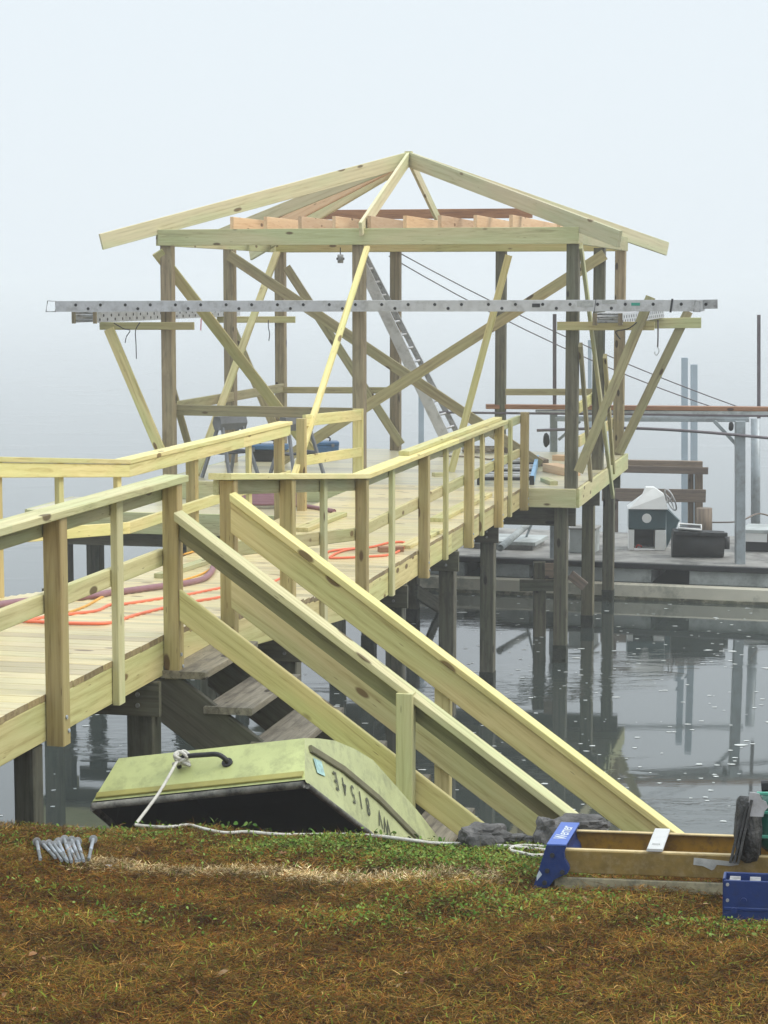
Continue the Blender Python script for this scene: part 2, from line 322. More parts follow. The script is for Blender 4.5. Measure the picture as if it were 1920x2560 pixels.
# ---- grass litter: short dead blades, colour per blade
def litter(name, N, xr, yr, lmin, lmax, wid, lift, palette, label, dens=None, kind='stuff', seed=1, flat=.35, cat=None):
    g = np.random.default_rng(seed); x = g.uniform(*xr, N*3); y = g.uniform(*yr, N*3)
    cr = np.array([crestY(a) for a in x]); keep = y < cr + .45
    if dens is not None: keep &= g.random(N*3) < dens(x, y)
    x, y = x[keep][:N], y[keep][:N]; n = len(x); z = np.array([gz(a, b_) for a, b_ in zip(x, y)])
    th = g.uniform(0, 2*np.pi, n); L = g.uniform(lmin, lmax, n)*g.uniform(.6, 1, n); el = np.abs(g.normal(0, flat, n)).clip(0, 1.3)
    dx, dy, dz = np.cos(th)*np.cos(el), np.sin(th)*np.cos(el), np.sin(el)
    w_ = g.uniform(.6, 1.3, n)*wid; nx_, ny_ = -np.sin(th), np.cos(th)
    z0 = z + g.uniform(-.004, lift, n); cur = g.normal(0, .22, n)*L; sag = g.uniform(.2, 1, n)
    v = np.zeros((n, 6, 3))
    for i, (f, wf) in enumerate(((0, 1.0), (.5, .9), (1.0, .25))):
        cx = x+dx*L*f+nx_*cur*(f*f); cy = y+dy*L*f+ny_*cur*(f*f); cz = z0+dz*L*(f-sag*.45*f*f)+.001
        v[:, 2*i] = np.stack([cx-nx_*w_*wf, cy-ny_*w_*wf, cz], 1); v[:, 2*i+1] = np.stack([cx+nx_*w_*wf, cy+ny_*w_*wf, cz+w_*wf*g.normal(0, .8, n)], 1)
    me = bpy.data.meshes.new(name); me.vertices.add(n*6); me.vertices.foreach_set('co', v.reshape(-1).astype(np.float32))
    li = (np.arange(n)[:, None]*6+np.array([0, 1, 3, 2, 2, 3, 5, 4])[None]).reshape(-1).astype(np.int32)
    me.loops.add(n*8); me.loops.foreach_set('vertex_index', li); me.polygons.add(n*2)
    me.polygons.foreach_set('loop_start', np.arange(0, n*8, 4, dtype=np.int32)); me.polygons.foreach_set('loop_total', np.full(n*2, 4, np.int32)); me.update()
    pal = np.array(palette)
    patch = .5+.25*np.sin(x*2.3+1.1*np.sin(y*1.9))+.25*np.sin(y*3.1+x*1.7+2)
    idx = np.clip(((g.normal(.5, .28, n)*.75+patch*.25))*len(pal), 0, len(pal)-1).astype(int)
    cl = np.zeros(n); gg = np.random.default_rng(77)
    for lam, am in ((.6, .30), (.32, .30), (.17, .34), (.10, .34), (.06, .30), (.04, .25)):
        for _ in range(3):
            a = gg.uniform(0, 3.14); ph = gg.uniform(0, 6.28); cl += am*np.sin((x*np.cos(a)+y*np.sin(a))*6.283/lam+ph)/1.7
    cl = np.clip(1+.55*cl, .30, 2.0)
    col = pal[idx]*g.uniform(.7, 1.3, (n, 1))*cl[:, None]; rgba = np.ones((n, 6, 4), np.float32); rgba[:, :, :3] = col[:, None, :]
    ca = me.color_attributes.new('tint', 'FLOAT_COLOR', 'POINT'); ca.data.foreach_set('color', rgba.reshape(-1))
    me.materials.append(BLADE); o = bpy.data.objects.new(name, me); adopt(o, None, Matrix.Identity(4))
    return tag(o, label, cat, None, kind)
m, t, b = new_mat('blade'); at = t.nodes.new('ShaderNodeAttribute'); at.attribute_name = 'tint'
t.links.new(at.outputs['Color'], b.inputs['Base Color']); b.inputs['Roughness'].default_value = .9; b.inputs['Specular IOR Level'].default_value = .06; BLADE = m
BR_ = [(.045, .017, .004), (.08, .03, .006), (.13, .048, .010), (.18, .072, .014), (.23, .10, .022), (.15, .13, .02), (.29, .17, .045), (.15, .14, .028), (.38, .22, .07), (.26, .21, .06), (.52, .36, .17)]
BR = [(a*.66, b*.57, c*.42) for a, b, c in BR_]
def stripe(x, y):                    # the pale band of dry straw across the lawn
    yc = 8.14 - .36*(x+1.3)*.62 + .03*np.sin(x*5)
    return np.exp(-((y-yc)/.085)**2)*((x > -1.25) & (x < .45))
def green(x, y):
    def g_(cx, cy, sx, sy): return np.exp(-((x-cx)/sx)**2-((y-cy)/sy)**2)
    return 1.2*g_(-.26, 8.5, .30, .20)+1.5*g_(.32, 8.35, .38, .32)+.55*g_(.55, 8.1, .22, .3)+.35*g_(.45, 7.35, .35, .2)+.22*g_(-.05, 7.1, .3, .18)+.15*g_(-.9, 7.1, .25, .15)+.35*g_(1.25, 7.0, .3, .15)+.25*g_(-1.05, 8.75, .3, .12)+.15*g_(-1.5, 8.6, .2, .15)+.35*g_(-.8, 9.0, .7, .07)+.10*g_(-1.2, 7.6, .3, .1)
litter('grass_litter', 360000, (-2.2, 2.4), (5.0, 9.6), .018, .05, .0010, .02, BR, 'matted brown dead grass covering the near lawn', seed=2)
litter('long_grass_litter', 45000, (-2.2, 2.4), (5.0, 9.6), .04, .09, .0009, .024, BR[3:], 'longer tan dead grass stems on the lawn', seed=3, flat=.25)
litter('outer_grass_litter', 60000, (-5, 5.5), (4.0, 9.6), .03, .07, .003, .01, BR, 'dead brown grass towards the sides of the lawn', seed=4, dens=lambda x, y: ((x < -2.2) | (x > 2.4)).astype(float))
litter('straw_band', 22000, (-1.4, .6), (7.5, 8.5), .02, .05, .0016, .016, [(.30, .21, .09), (.42, .31, .15), (.52, .40, .22), (.62, .50, .30)], 'pale band of dry straw across the lawn', seed=5, dens=lambda x, y: stripe(x, y), flat=.4)
litter('green_grass', 70000, (-2.2, 2.4), (5.5, 9.5), .018, .045, .002, .02, [(.07, .10, .012), (.12, .16, .02), (.15, .19, .025), (.20, .20, .035), (.10, .06, .015)], 'patches of short green grass near the boat and ladder', seed=6, dens=lambda x, y: np.clip(green(x, y), 0, 1)*.8+.05, flat=.8)
# clover-like leaves
def leaves(name, N, size, palette, label, dens, lift, seed, tilt=.5, asp=.6):
    g = np.random.default_rng(seed); x = g.uniform(-2.2, 2.4, N*14); y = g.uniform(5.2, 9.35, N*14)
    k = (g.random(N*14) < dens(x, y)) & (y < np.array([crestY(a) for a in x])+.05); x, y = x[k][:N], y[k][:N]; n = len(x)
    z = np.array([gz(a, b_) for a, b_ in zip(x, y)])+g.uniform(.004, lift, n)
    th = g.uniform(0, 6.283, n); s = g.uniform(.6, 1.3, n)*size; c, s_ = np.cos(th), np.sin(th); t1 = g.normal(0, tilt, n); t2 = g.normal(0, tilt, n)
    v = np.zeros((n, 6, 3)); shp = [(-1, 0), (-.4, asp), (.4, asp*.9), (1.1, 0), (.4, -asp*.9), (-.4, -asp)]
    for i, (a, b_) in enumerate(shp):
        v[:, i, 0] = x+(a*c-b_*s_)*s; v[:, i, 1] = y+(a*s_+b_*c)*s; v[:, i, 2] = z+(a*np.sin(t1)+b_*np.sin(t2))*s+(.2*s if abs(b_) > 0 else 0)
    me = bpy.data.meshes.new(name); me.vertices.add(n*6); me.vertices.foreach_set('co', v.reshape(-1).astype(np.float32))
    me.loops.add(n*6); me.loops.foreach_set('vertex_index', np.arange(n*6, dtype=np.int32)); me.polygons.add(n)
    me.polygons.foreach_set('loop_start', np.arange(0, n*6, 6, dtype=np.int32)); me.polygons.foreach_set('loop_total', np.full(n, 6, np.int32)); me.update()
    col = np.array(palette)[g.integers(0, len(palette), n)]*g.uniform(.7, 1.25, (n, 1)); rgba = np.ones((n, 6, 4), np.float32); rgba[:, :, :3] = col[:, None, :]
    me.color_attributes.new('tint', 'FLOAT_COLOR', 'POINT').data.foreach_set('color', rgba.reshape(-1))
    me.materials.append(BLADE); o = bpy.data.objects.new(name, me); adopt(o, None, Matrix.Identity(4)); return tag(o, label, kind='stuff')
leaves('clover', 19000, .0065, [(.06, .12, .015), (.09, .17, .025), (.13, .21, .035), (.2, .27, .07)], 'small green clover leaves among the grass', lambda x, y: np.clip(green(x, y), 0, 1), .03, 8)
leaves('crest_weeds', 1500, .010, [(.05, .11, .02), (.09, .17, .03), (.14, .22, .05)], 'small green weeds along the edge of the lawn under the boat', lambda x, y: ((np.abs(y-np.array([crestY(a) for a in x])+.05) < .07) & (x > -1.25) & (x < .5))*(.35+.65*(np.sin(x*17)+np.sin(x*41) > .3)), .055, 12, .9)
leaves('fallen_leaves', 320, .020, [(.16, .07, .035), (.26, .14, .07), (.10, .035, .02), (.34, .22, .12)], 'scattered dry fallen leaves on the lawn', lambda x, y: np.full_like(x, .1), .02, 9, .35, .32)
# foam flecks on the water
def short_pile():
    a = pz(136, 1844, 0); r = tag(stick('short_pile', Vector((a.x, a.y, -1.2)), Vector((a.x, a.y, 1.45)), .15, .15, V, PILE, None, .01), 'short dark pile in the water left of the ramp', 'pile')
def flecks():
    g = np.random.default_rng(21); VV = []; FF = []
    def add(x, y, s):
        n = 7; o = len(VV)
        for k in range(n):
            a = 6.283*k/n; r_ = s*g.uniform(.45, 1); VV.append((x+math.cos(a)*r_*1.5, y+math.sin(a)*r_, .004))
        FF.append(tuple(range(o, o+n)))
    for _ in range(620):
        y = g.uniform(14, 29); x = g.uniform(-.05, .22)*y if g.random() < .8 else g.uniform(-.2, .2)*y
        add(x, y, g.uniform(.008, .03)*(1+(g.random() < .08)))
    for _ in range(90):
        y = g.uniform(12.5, 22); add(g.uniform(-.21, -.07)*y, y, g.uniform(.008, .022))
    o = mesh_obj('foam_flecks', VV, FF, plain('foam', (.6, .62, .6), .8, 0, .1), None); tag(o, 'small white foam flecks floating on the river', kind='stuff')
flecks()
short_pile()

# ================================================================== boardwalk
bw = thing('boardwalk', 'new yellow pine boardwalk ramping from the bank down to the pavilion', 'boardwalk', W(-2, -.9, ZU))
VW = 1.85
MB = Matrix((V, U, Z)).transposed().to_4x4()           # local x runs across the walk
def deck_boards(name, u0, u1, zf, v0, v1, mat, parent, bw_=.14, gap=.006):
    c = W(u0, (v0+v1)/2, 0); M = MB.copy(); M.translation = c; P = []
    u = u0
    while u < u1-.02:
        e = min(u+bw_, u1); P.append((random.uniform(-.004, .004), (u+e)/2-u0, zf((u+e)/2)-.016, v1-v0, e-u-gap, .032)); u = e
    return boards(name, P, mat, parent, M, ENDG)
deck_boards('decking', -10.4, -.45, deck_z, -VW, 0, DECK, bw)
deck_boards('decking', -.45, 7.58, lambda u: ZL, -VW, 0, DECK, bw)
def run(name, pts, v, w_, t_, mat, n=V, parent=bw):     # board chain following (u,z) at constant v
    for (a, b_) in zip(pts, pts[1:]): stick(name, W(a[0], v, a[1]), W(b_[0], v, b_[1]), w_, t_, n, mat, parent)
prof = lambda h: [(-10.4, ZU+h), (-7.3, ZU+h), (-4.75, ZU+h), (-.45, ZL+h), (3.4, ZL+h), (7.55, ZL+h)]
run('fascia_board', prof(-.032-.097), -.021, .19, .038, PINE)
run('fascia_board', prof(-.032-.097), -VW+.021, .19, .038, PINEF)
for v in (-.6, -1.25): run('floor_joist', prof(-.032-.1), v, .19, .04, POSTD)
def npost(u, v, z0, z1, mat=PINE, s=.089): return uv('post', u, u+s, v, v+s, z0, z1, 'z', mat, bw, .005)
for u in (-9.6, -8.2, -6.70, -4.99, -3.94, -2.62, -.50, 1.84, 4.0, 5.74, 7.47):
    z = deck_z(u+.04); top = z+.835 if u > 7 else z+.83
    npost(u, 0, z-.245, top + (.03 if u > 7 else 0), PPOST)
for u in (-9.0, -7.45, -5.80, -1.57, .66, 2.95, 4.87, 6.62):
    z = deck_z(u+.04); uv('baluster', u, u+.089, 0, .038, z-.23, z+.83, 'z', PINEF if u < 2 else PINE, bw)
# near rails: flat cap, rail under the cap, mid rail (interrupted at the stair opening)
def rail_near(u0, u1, what, h, w_, t_, v, n, mat):
    us = [u0] + [q for q in (-7.3, -4.75, -.45, 3.2) if u0 < q < u1] + [u1]
    for a, b_ in zip(us, us[1:]): stick(what, W(a, v, deck_z(a)+h), W(b_, v, deck_z(b_)+h), w_, t_, n, mat, bw)
rail_near(-10.4, -4.84, 'cap_rail', .85, .14, .038, .035, Z, PINEF); rail_near(-4.04, 6.0, 'cap_rail', .85, .14, .038, .035, Z, PINE2)
rail_near(-10.4, -4.90, 'top_rail', .784, .09, .036, -.02, V, PINEF); rail_near(-3.94, 7.5, 'top_rail', .784, .09, .036, -.02, V, PINEF)
rail_near(-10.4, -4.95, 'mid_rail', .425, .092, .036, -.02, V, PINEF); rail_near(-3.94, 7.5, 'mid_rail', .405, .092, .036, -.02, V, PINE)
uv('cap_rail', 1.25, 5.95, -.045, .045, ZL+.871, ZL+.907, 'u', PINE2, bw)
# far rails
def rail_far(u0, u1, what, h, w_, t_, v, n, mat):
    us = [u0] + [q for q in (-4.75, -.5, 2.6) if u0 < q < u1] + [u1]
    for a, b_ in zip(us, us[1:]): stick(what, W(a, v, deck_z(a)+h), W(b_, v, deck_z(b_)+h), w_, t_, n, mat, bw)
FV = -VW+.04
rail_far(-8, 4.25, 'cap_rail', .925, .14, .036, -VW, Z, PINE2); rail_far(-8, 4.22, 'top_rail', .855, .10, .036, FV, V, PINE2)
rail_far(-8, 4.22, 'mid_rail', .41, .09, .036, FV, V, PINE2)
for u in (-5.2, -2.96, 1.27, 4.05): npost(u, -VW-.07, deck_z(u)-.2, deck_z(u)+.90, PPOST)
for u in (-4.1, -1.86, -.66, 2.9): uv('baluster', u, u+.089, -VW-.02, -VW+.018, deck_z(u)-.18, deck_z(u)+.90, 'z', PINE2, bw)
npost(4.68, -VW-.01, ZL-.1, ZL+.94, PPOST); uv('post', 7.50, 7.54, -VW-.1, -VW+.02, ZL-.0, ZL+.88, 'z', PINE2, bw)
stick('top_rail', W(5.0, FV-.05, ZL+.90), W(7.5, FV-.05, ZL+.81), .12, .036, V, PINE2, bw); stick('mid_rail', W(4.75, FV-.05, ZL+.50), W(7.5, FV-.05, ZL+.385), .105, .036, V, PINE2, bw)
# piles and cross beams
uv('pile', -6.80, -6.69, -.125, -.02, -1.4, ZU-.24, 'z', PILE, bw, .008)
for u in (-5.12, -2.14, 1.30, 3.62, 5.88):
    zt = deck_z(u)-.23
    for v in (-.17, -VW+.03 if u > 0 else -1.25):
        uv('pile', u, u+.14, v, v+.15, -1.4, zt-.01, 'z', PILE, bw, .008)
    uv('cross_beam', u-.045, u-.003, -VW-.05, .03, zt-.19, zt, 'v', STRG, bw); uv('cross_beam', u+.143, u+.185, -VW-.05, -.02, zt-.18, zt, 'v', STRG, bw)
stick('knee_brace', pv(1040, 1478, -VW+.2), pv(1212, 1592, -VW+.2), .18, .04, V, STRG, bw)
GROW = plain('pile_growth', (.035, .04, .026), .8, 0, .6, 12, .8)
def sleeve(u, v, du, dv, parent, z=.0): uv('growth_band', u-.004, u+du+.004, v-.004, v+dv+.004, z-.3, z+.16+random.uniform(0, .08), 'z', GROW, parent, .006)
for u in (-2.14, 1.30, 3.62, 5.88):
    for v in (-.17, -VW+.03 if u > 0 else -1.25): sleeve(u, v, .14, .15, bw)
for u in (-8.2, -6.70, -4.99, -3.94, -2.62, -.50, 1.84, 4.0, 5.74, 7.47):
    z = deck_z(u+.04)-.11
    for dz in (0, -.07): c = W(u+.045+(.015 if dz else -.012), .089, z+dz); cyl('bolt_head', c-V*.002, c+V*.007, .010, ZINC, bw, 8)
for u in (-5.12, -2.14, 1.30, 3.62, 5.88):
    for dz in (-.07, -.13): c = W(u-.046, -.09, deck_z(u)-.23+dz); cyl('bolt_head', c, c-U*.008, .013, ALUD, bw, 8)
# ------------------------------------------------------------------ stairs
st = thing('staircase', 'open pine staircase descending from the boardwalk behind the green boat', 'stairs', W(-4.5, 1.2, 1.4))
SL = -.715
def srail(name, u, v0, z0, v1, w_, t_, n, mat): return stick(name, W(u, v0, z0), W(u, v1, z0+SL*(v1-v0)), w_, t_, n, mat, st, plumb=True)
s0 = Vector((0, 0, 0)); sdir = (V + Z*SL).normalized(); snrm = sdir.cross(U) * -1
if snrm.z < 0: snrm = -snrm
# near handrail: flat cap, rail beneath, lower rail ; far ones the same with a broader rail
srail('hand_rail', -4.99, .092, 3.06, 3.05, .14, .038, snrm, PINEF); srail('hand_rail_support', -4.955, .092, 2.985, 3.05, .105, .036, U, OLIVE_SHADE)
srail('lower_rail', -4.965, .092, 2.565, 3.1, .14, .036, U, PINE)
srail('hand_rail', -3.97, .092, 3.063, 3.4, .125, .038, snrm, PINE2); srail('hand_rail_support', -3.995, .092, 2.945, 3.4, .15, .036, U, PINE)
srail('lower_rail', -3.995, .092, 2.49, 3.2, .14, .036, U, PINE)
uv('stair_post', -5.09, -5.0, 1.325, 1.415, .9, 2.15, 'z', PINEF, st); uv('stair_post', -3.97, -3.88, 1.31, 1.40, .9, 2.10, 'z', PINE, st)
uv('stair_post', -5.09, -5.0, 2.75, 2.84, 0, 1.1, 'z', PINEF, st); uv('stair_post', -3.97, -3.88, 2.75, 2.84, 0, 1.1, 'z', PINE, st)
for u in (-4.97, -4.02): srail('stringer', u, -.05, 2.10, 3.2, .27, .04, U, STRG)
uv('stair_leg', -4.94, -4.80, .40, .54, -.6, 1.62, 'z', STRG, st)
for k in range(11):
    v1 = .245+.262*k; z1 = 2.205-.1873*k; uv('tread', -5.01, -3.98, v1-.275, v1, z1-.04, z1, 'u', TREAD, st)

# ================================================================== pavilion
pv_ = thing('pavilion_frame', 'unfinished hip roofed timber pavilion on piles over the water', 'pavilion', W(10.1, -1.85, ZL))
PW0, PW1, PU0, PU1 = -4.33, .62, 7.60, 12.78
deck_boards('platform_decking', PU0+.002, PU1, lambda u: ZL, PW0, PW1, DECKL, pv_)
uv('fascia_board', PU0-.04, PU0-.002, PW0, PW1, ZL-.215, ZL-.002, 'v', PINEF, pv_); uv('fascia_board', PU0, PU1, PW1+.002, PW1+.04, ZL-.215, ZL-.002, 'u', PINEF, pv_)
uv('fascia_board', PU0, PU1, PW0-.04, PW0-.002, ZL-.215, ZL-.002, 'u', PINEF, pv_); uv('fascia_board', PU1+.002, PU1+.04, PW0, PW1, ZL-.215, ZL-.002, 'v', PINEF, pv_)
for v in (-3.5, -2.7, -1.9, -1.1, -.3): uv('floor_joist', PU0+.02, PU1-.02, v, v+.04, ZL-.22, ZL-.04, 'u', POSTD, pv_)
for u in (7.86, 10.15, 12.5): uv('cross_beam', u-.05, u, PW0+.1, PW1-.03, ZL-.45, ZL-.225, 'v', STRG, pv_)
for u in (7.70, 10.2, 12.45):
    for v in (-4.2, -1.9, .36): uv('pile', u, u+.15, v, v+.15, -1.5, ZL-.225, 'z', POSTD if v > 0 else PILE, pv_, .008)
for u in (7.70, 10.2, 12.45):
    for v in (-4.2, -1.9, .36): sleeve(u, v, .15, .15, pv_)
ZB = 4.955; ZBB = 4.768
def ppost(u, v, mat): return uv('corner_post' if v in (-4.295, .483, .455) else 'post', u, u+.14, v, v+.14, ZL, ZBB if u < 12 else ZBB, 'z', mat, pv_, .008)
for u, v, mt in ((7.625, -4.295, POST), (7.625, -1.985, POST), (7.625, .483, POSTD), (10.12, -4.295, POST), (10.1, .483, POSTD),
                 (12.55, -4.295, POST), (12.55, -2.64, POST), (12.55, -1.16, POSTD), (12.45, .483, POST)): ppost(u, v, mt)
# top beams
uv('top_beam', 7.58, 7.62, -4.30, .625, ZBB, ZB, 'v', PINEF, pv_); uv('top_beam', 7.70, 7.74, -4.2, .5, ZBB+.003, ZB-.004, 'v', PINEF, pv_)
uv('top_beam', 12.70, 12.74, -4.33, .625, ZBB, ZB, 'v', PINEF, pv_); uv('top_beam', 12.50, 12.54, -4.25, .55, ZBB+.003, ZB-.004, 'v', PINE, pv_)
uv('top_beam', 7.622, 12.698, -4.34, -4.30, ZBB, ZB, 'u', PINEF, pv_); uv('top_beam', 7.622, 12.698, .585, .625, ZBB, ZB, 'u', PINEF, pv_)
# ceiling joists and ledgers
for x in (520, 574, 658, 744, 829, 917, 1006, 1093, 1182, 1271, 1358):
    p = pu(x+7, 560, 7.68); v = (p-O).dot(V); uv('ceiling_joist', 8.7 if x in (520, 1358) else 7.66, 12.68, v-.021, v+.021, ZB+.002, ZB+.142, 'u', JOIST, pv_)
uv('ledger_board', 12.30, 12.34, -4.25, -.62, ZB+.255, ZB+.385, 'v', RUST, pv_)
# roof
CU, CV, PT = 10.1, -1.85, 5.985
def rafter(name, eu, ev, xpx, D=.184, mat=PALE, t_=.038, ztop=None, yp=None):
    c = W(CU, CV, PT-.02); e = W(eu, ev, 0)
    h = Vector((e.x-c.x, e.y-c.y, 0)); n = Vector((-h.y, h.x, 0)).normalized()
    if xpx is not None: E = hit(xpx[0], xpx[1], c, n)
    else: E = Vector((e.x, e.y, ztop))
    d = (E-c).normalized(); dn = n.cross(d); dn = dn if dn.z > 0 else -dn
    st_ = c + h.normalized()*.03
    stick(name, st_-dn*D/2, E-dn*D/2, D, t_, n, mat, pv_)
rafter('hip_rafter', 7.62, -4.3, (248, 585), mat=PALE); rafter('hip_rafter', 7.62, .62, (1553, 577), mat=PALE)
rafter('hip_rafter', 12.72, .62, (1671, 606), mat=PALE); rafter('hip_rafter', 12.78, -4.72, None, ztop=4.84)
rafter('common_rafter', 6.9, -1.85, (900, 556), D=.16, mat=PALE); rafter('common_rafter', 12.78, -1.85, None, D=.14, ztop=4.97, mat=PALE)
rafter('common_rafter', 10.1, -4.36, None, D=.15, ztop=5.02, mat=PALE); rafter('common_rafter', 10.1, .64, None, D=.15, ztop=5.03, mat=PALE)
rafter('jack_rafter', 11.35, -4.3, None, D=.14, ztop=4.99, mat=JOIST)
uv('king_block', CU-.045, CU+.045, CV-.045, CV+.045, PT-.2, PT-.01, 'z', PINE, pv_)
# wall rails
def sp(name, a, b_, w_, t_, mat, n=-U, label=None): return stick(name, a, b_, w_, t_, n, mat, pv_, .004, label)
sp('wall_rail', pu(439, 1025, 7.79), pu(880, 1033, 7.79), .125, .036, BRACE)
sp('wall_rail', pv(439, 1016, -4.18), pv(715, 968, -4.18), .12, .036, BRACE, V)
sp('wall_rail', pu(702, 975, 12.52), pu(978, 976, 12.52), .09, .036, BRACE); sp('wall_rail', pu(1264, 980, 12.5), pu(1500, 980, 12.5), .09, .036, BRACE)
sp('wall_rail', pv(1446, 1020, .46), pv(1545, 950, .46), .13, .036, PINE, V); sp('wall_rail', pv(1446, 1104, .46), pv(1545, 1050, .46), .13, .036, PINE, V)
# braces (wall bracing and temporary props)
sp('brace', pu(393, 630, 7.603), pu(795, 1150, 9.4), .135, .036, PINE)
sp('brace', pu(918, 618, 7.50), pd(703, 1292), .066, .04, PINE2, label='bright new prop leaning against the front beam')
sp('brace', pu(572, 638, 10.07), pz(1352, 1162, ZL+.03), .135, .036, BRACE); sp('brace', pu(1512, 636, 10.02), pz(690, 1160, ZL+.03), .135, .036, BRACE)
sp('brace', pu(716, 668, 12.46), pu(1003, 1112, 12.46), .12, .036, BRACE); sp('brace', pv(692, 632, -4.14), pz(489, 1188, ZL+.02), .10, .036, PINE)
sp('brace', pu(1272, 638, 9.5), pz(1128, 1180, ZL), .085, .036, PINE2); sp('brace', pu(425, 950, 7.9), pz(489, 1176, ZL+.02), .085, .036, BRACE)
sp('brace', pv(1452, 614, .64), pv(1532, 1240, .67), .04, .089, PINEF); sp('brace', pv(1451, 862, .66), pv(1477, 1200, .66), .042, .089, BRACE)
sp('brace', pv(1512, 890, .66), pv(1534, 1180, .66), .045, .089, BRACE)
sp('bracket_strut', pu(1627, 742, 7.50), pu(1446, 1180, 7.50), .11, .036, BRACE); sp('bracket_strut', pu(1721, 778, 12.45), pu(1547, 1134, 12.45), .125, .036, BRACE)
sp('bracket_strut', pu(272, 822, 7.55), pu(400, 1124, 7.55), .125, .036, PINE); sp('bracket_strut', pu(572, 800, 12.42), pu(703, 1108, 12.42), .12, .036, BRACE)
sp('bracket_arm', pu(250, 815, 7.585), pu(485, 815, 7.585), .09, .036, PINE); sp('bracket_arm', pu(543, 799, 12.5), pu(738, 799, 12.5), .09, .036, PINE)
sp('bracket_arm', pu(1393, 815, 7.565), pu(1636, 815, 7.565), .095, .036, PINE); sp('bracket_arm', pu(1560, 809, 12.42), pu(1753, 807, 12.42), .14, .036, PINEF)
# ------------------------------------------------------------------ lower landing
ld = thing('boat_landing', 'low side landing deck on the left between boardwalk and pavilion', 'landing', W(6.7, -3.7, 1.8))
LU0, LU1, LV0, LV1 = 6.06, 7.50, -5.35, -1.95
deck_boards('decking', LU0, LU1, lambda u: 1.81, LV0, LV1, DECKL, ld)
uv('fascia_board', LU0-.04, LU0-.002, LV0, LV1, 1.57, 1.81, 'v', PINEF, ld); uv('fascia_board', LU0, LU1, LV0-.04, LV0-.002, 1.57, 1.81, 'u', PINEF, ld)
for u in (6.3, 7.3): uv('cross_beam', u-.04, u, LV0+.1, LV1, 1.4, 1.57, 'v', STRG, ld)
for u, v in ((6.32, -5.15), (7.32, -5.15), (6.32, -3.6)): uv('pile', u, u+.16, v, v+.17, -1.4, 1.565, 'z', PILE, ld, .008)

# ================================================================== scaffolding ladders and planks
def combo(name, pieces, mats, parent, mw=None):
    """one part made of several boards; piece = (A,B,w,t,n,material index) in world space; local x along the first piece"""
    A0, B0, n0 = pieces[0][0], pieces[0][1], pieces[0][4]; M = frame((A0+B0)/2, B0-A0, n0); Mi = M.inverted()
    VV, FF, MI = [], [], []
    for (a, b_, w_, t_, n, mi) in pieces:
        vs, fs = cbox((b_-a).length, w_, t_, .002); F2 = Mi @ frame((a+b_)/2, b_-a, n); o0 = len(VV)
        VV += [F2 @ Vector(v) for v in vs]; FF += [tuple(i+o0 for i in f) for f in fs]; MI += [mi]*len(fs)
    return mesh_obj(name, VV, FF, mats, parent, M, fm=MI)
def channel(name, A_, B_, h, fl, n, inward, mats, parent, dots=()):
    """C channel rail: web of height h facing n, flanges pointing inward; dots = (distance, offset) dark rivets on the web"""
    x = (B_-A_).normalized(); y = n.cross(x).normalized(); P = [(A_, B_, h, .005, n, 0)]
    for s in (-1, 1):
        o = y*(h/2-.003)*s - n*fl/2; P.append((A_+o, B_+o, .006, fl, n, 0))
    for d, off in dots:
        c = A_+x*d+y*off+n*.003; P.append((c-x*.010, c+x*.010, .034, .006, n, 1)); P.append((c-x*.017, c+x*.017, .020, .006, n, 1))
    return combo(name, P, mats, parent)
lt = thing('extension_ladder', 'long aluminium extension ladder laid level across the front brackets of the pavilion', 'ladder', W(7.3, -1.7, 4.0))
LA, LB = pu(139, 766, 7.22), pu(1757, 764, 7.22); LLen = (LB-LA).length
dd = []; k = 0
while .25+.304*k < LLen-.1:
    dd.append((.25+.304*k, -.016)); k += 1
dd2 = [(.402+.608*k, .028) for k in range(int((LLen-.6)/.608))]
dots = [(d, -o) for d, o in dd] + [(d, -o) for d, o in dd2]
channel('side_rail', LA, LB, .125, .03, -U, U, [ALU, DARK], lt, dots); channel('side_rail', LA+U*.30, LB+U*.30, .125, .03, U, -U, [ALU, DARK], lt)
ax = (LB-LA).normalized()
for d, o in dd: tube('rung', [LA+ax*d+Z*.016+U*.004, LA+ax*d+Z*.016+U*.296], .014, ALUD, lt, 8)
LC = pu(1794, 760, 7.25)
channel('side_rail', pu(1700, 762, 7.25), LC, .10, .03, -U, U, [ALUD, DARK], lt, [(.28, 0)])
for (x0, x1, y0, y1, mt, nm) in ((1578, 1600, 757, 764, GREENS, 'green_sticker'), (1330, 1350, 759, 768, DARK, 'black_label'), (1443, 1483, 753, 767, PAPER, 'rating_label'), (1505, 1542, 750, 759, PAPER, 'rating_label')):
    a, b_ = pu(x0, (y0+y1)/2, 7.213), pu(x1, (y0+y1)/2, 7.213); stick(nm, a, b_, (y1-y0)/218, .002, -U, mt, lt, .0002)
for x in (1487, 1678): uv('strap_band', 7.205, 7.54, 0, 0, 0, 0, 'u', DARK, lt) if False else stick('strap_band', pu(x+3, 747, 7.208), pu(x-2, 781, 7.208), .022 if x > 1500 else .006, .006, -U, DARK, lt, .001)
def end_loop(x0, x1):
    pts = [pu(x0, 753, 7.22), pu(x1, 752, 7.22), pu(x1-4, 779, 7.22), pu(x0, 779, 7.22)]; tube('end_foot', pts, .008, ALUD, lt, 6, False, True)
end_loop(1750, 1738); end_loop(139, 119)
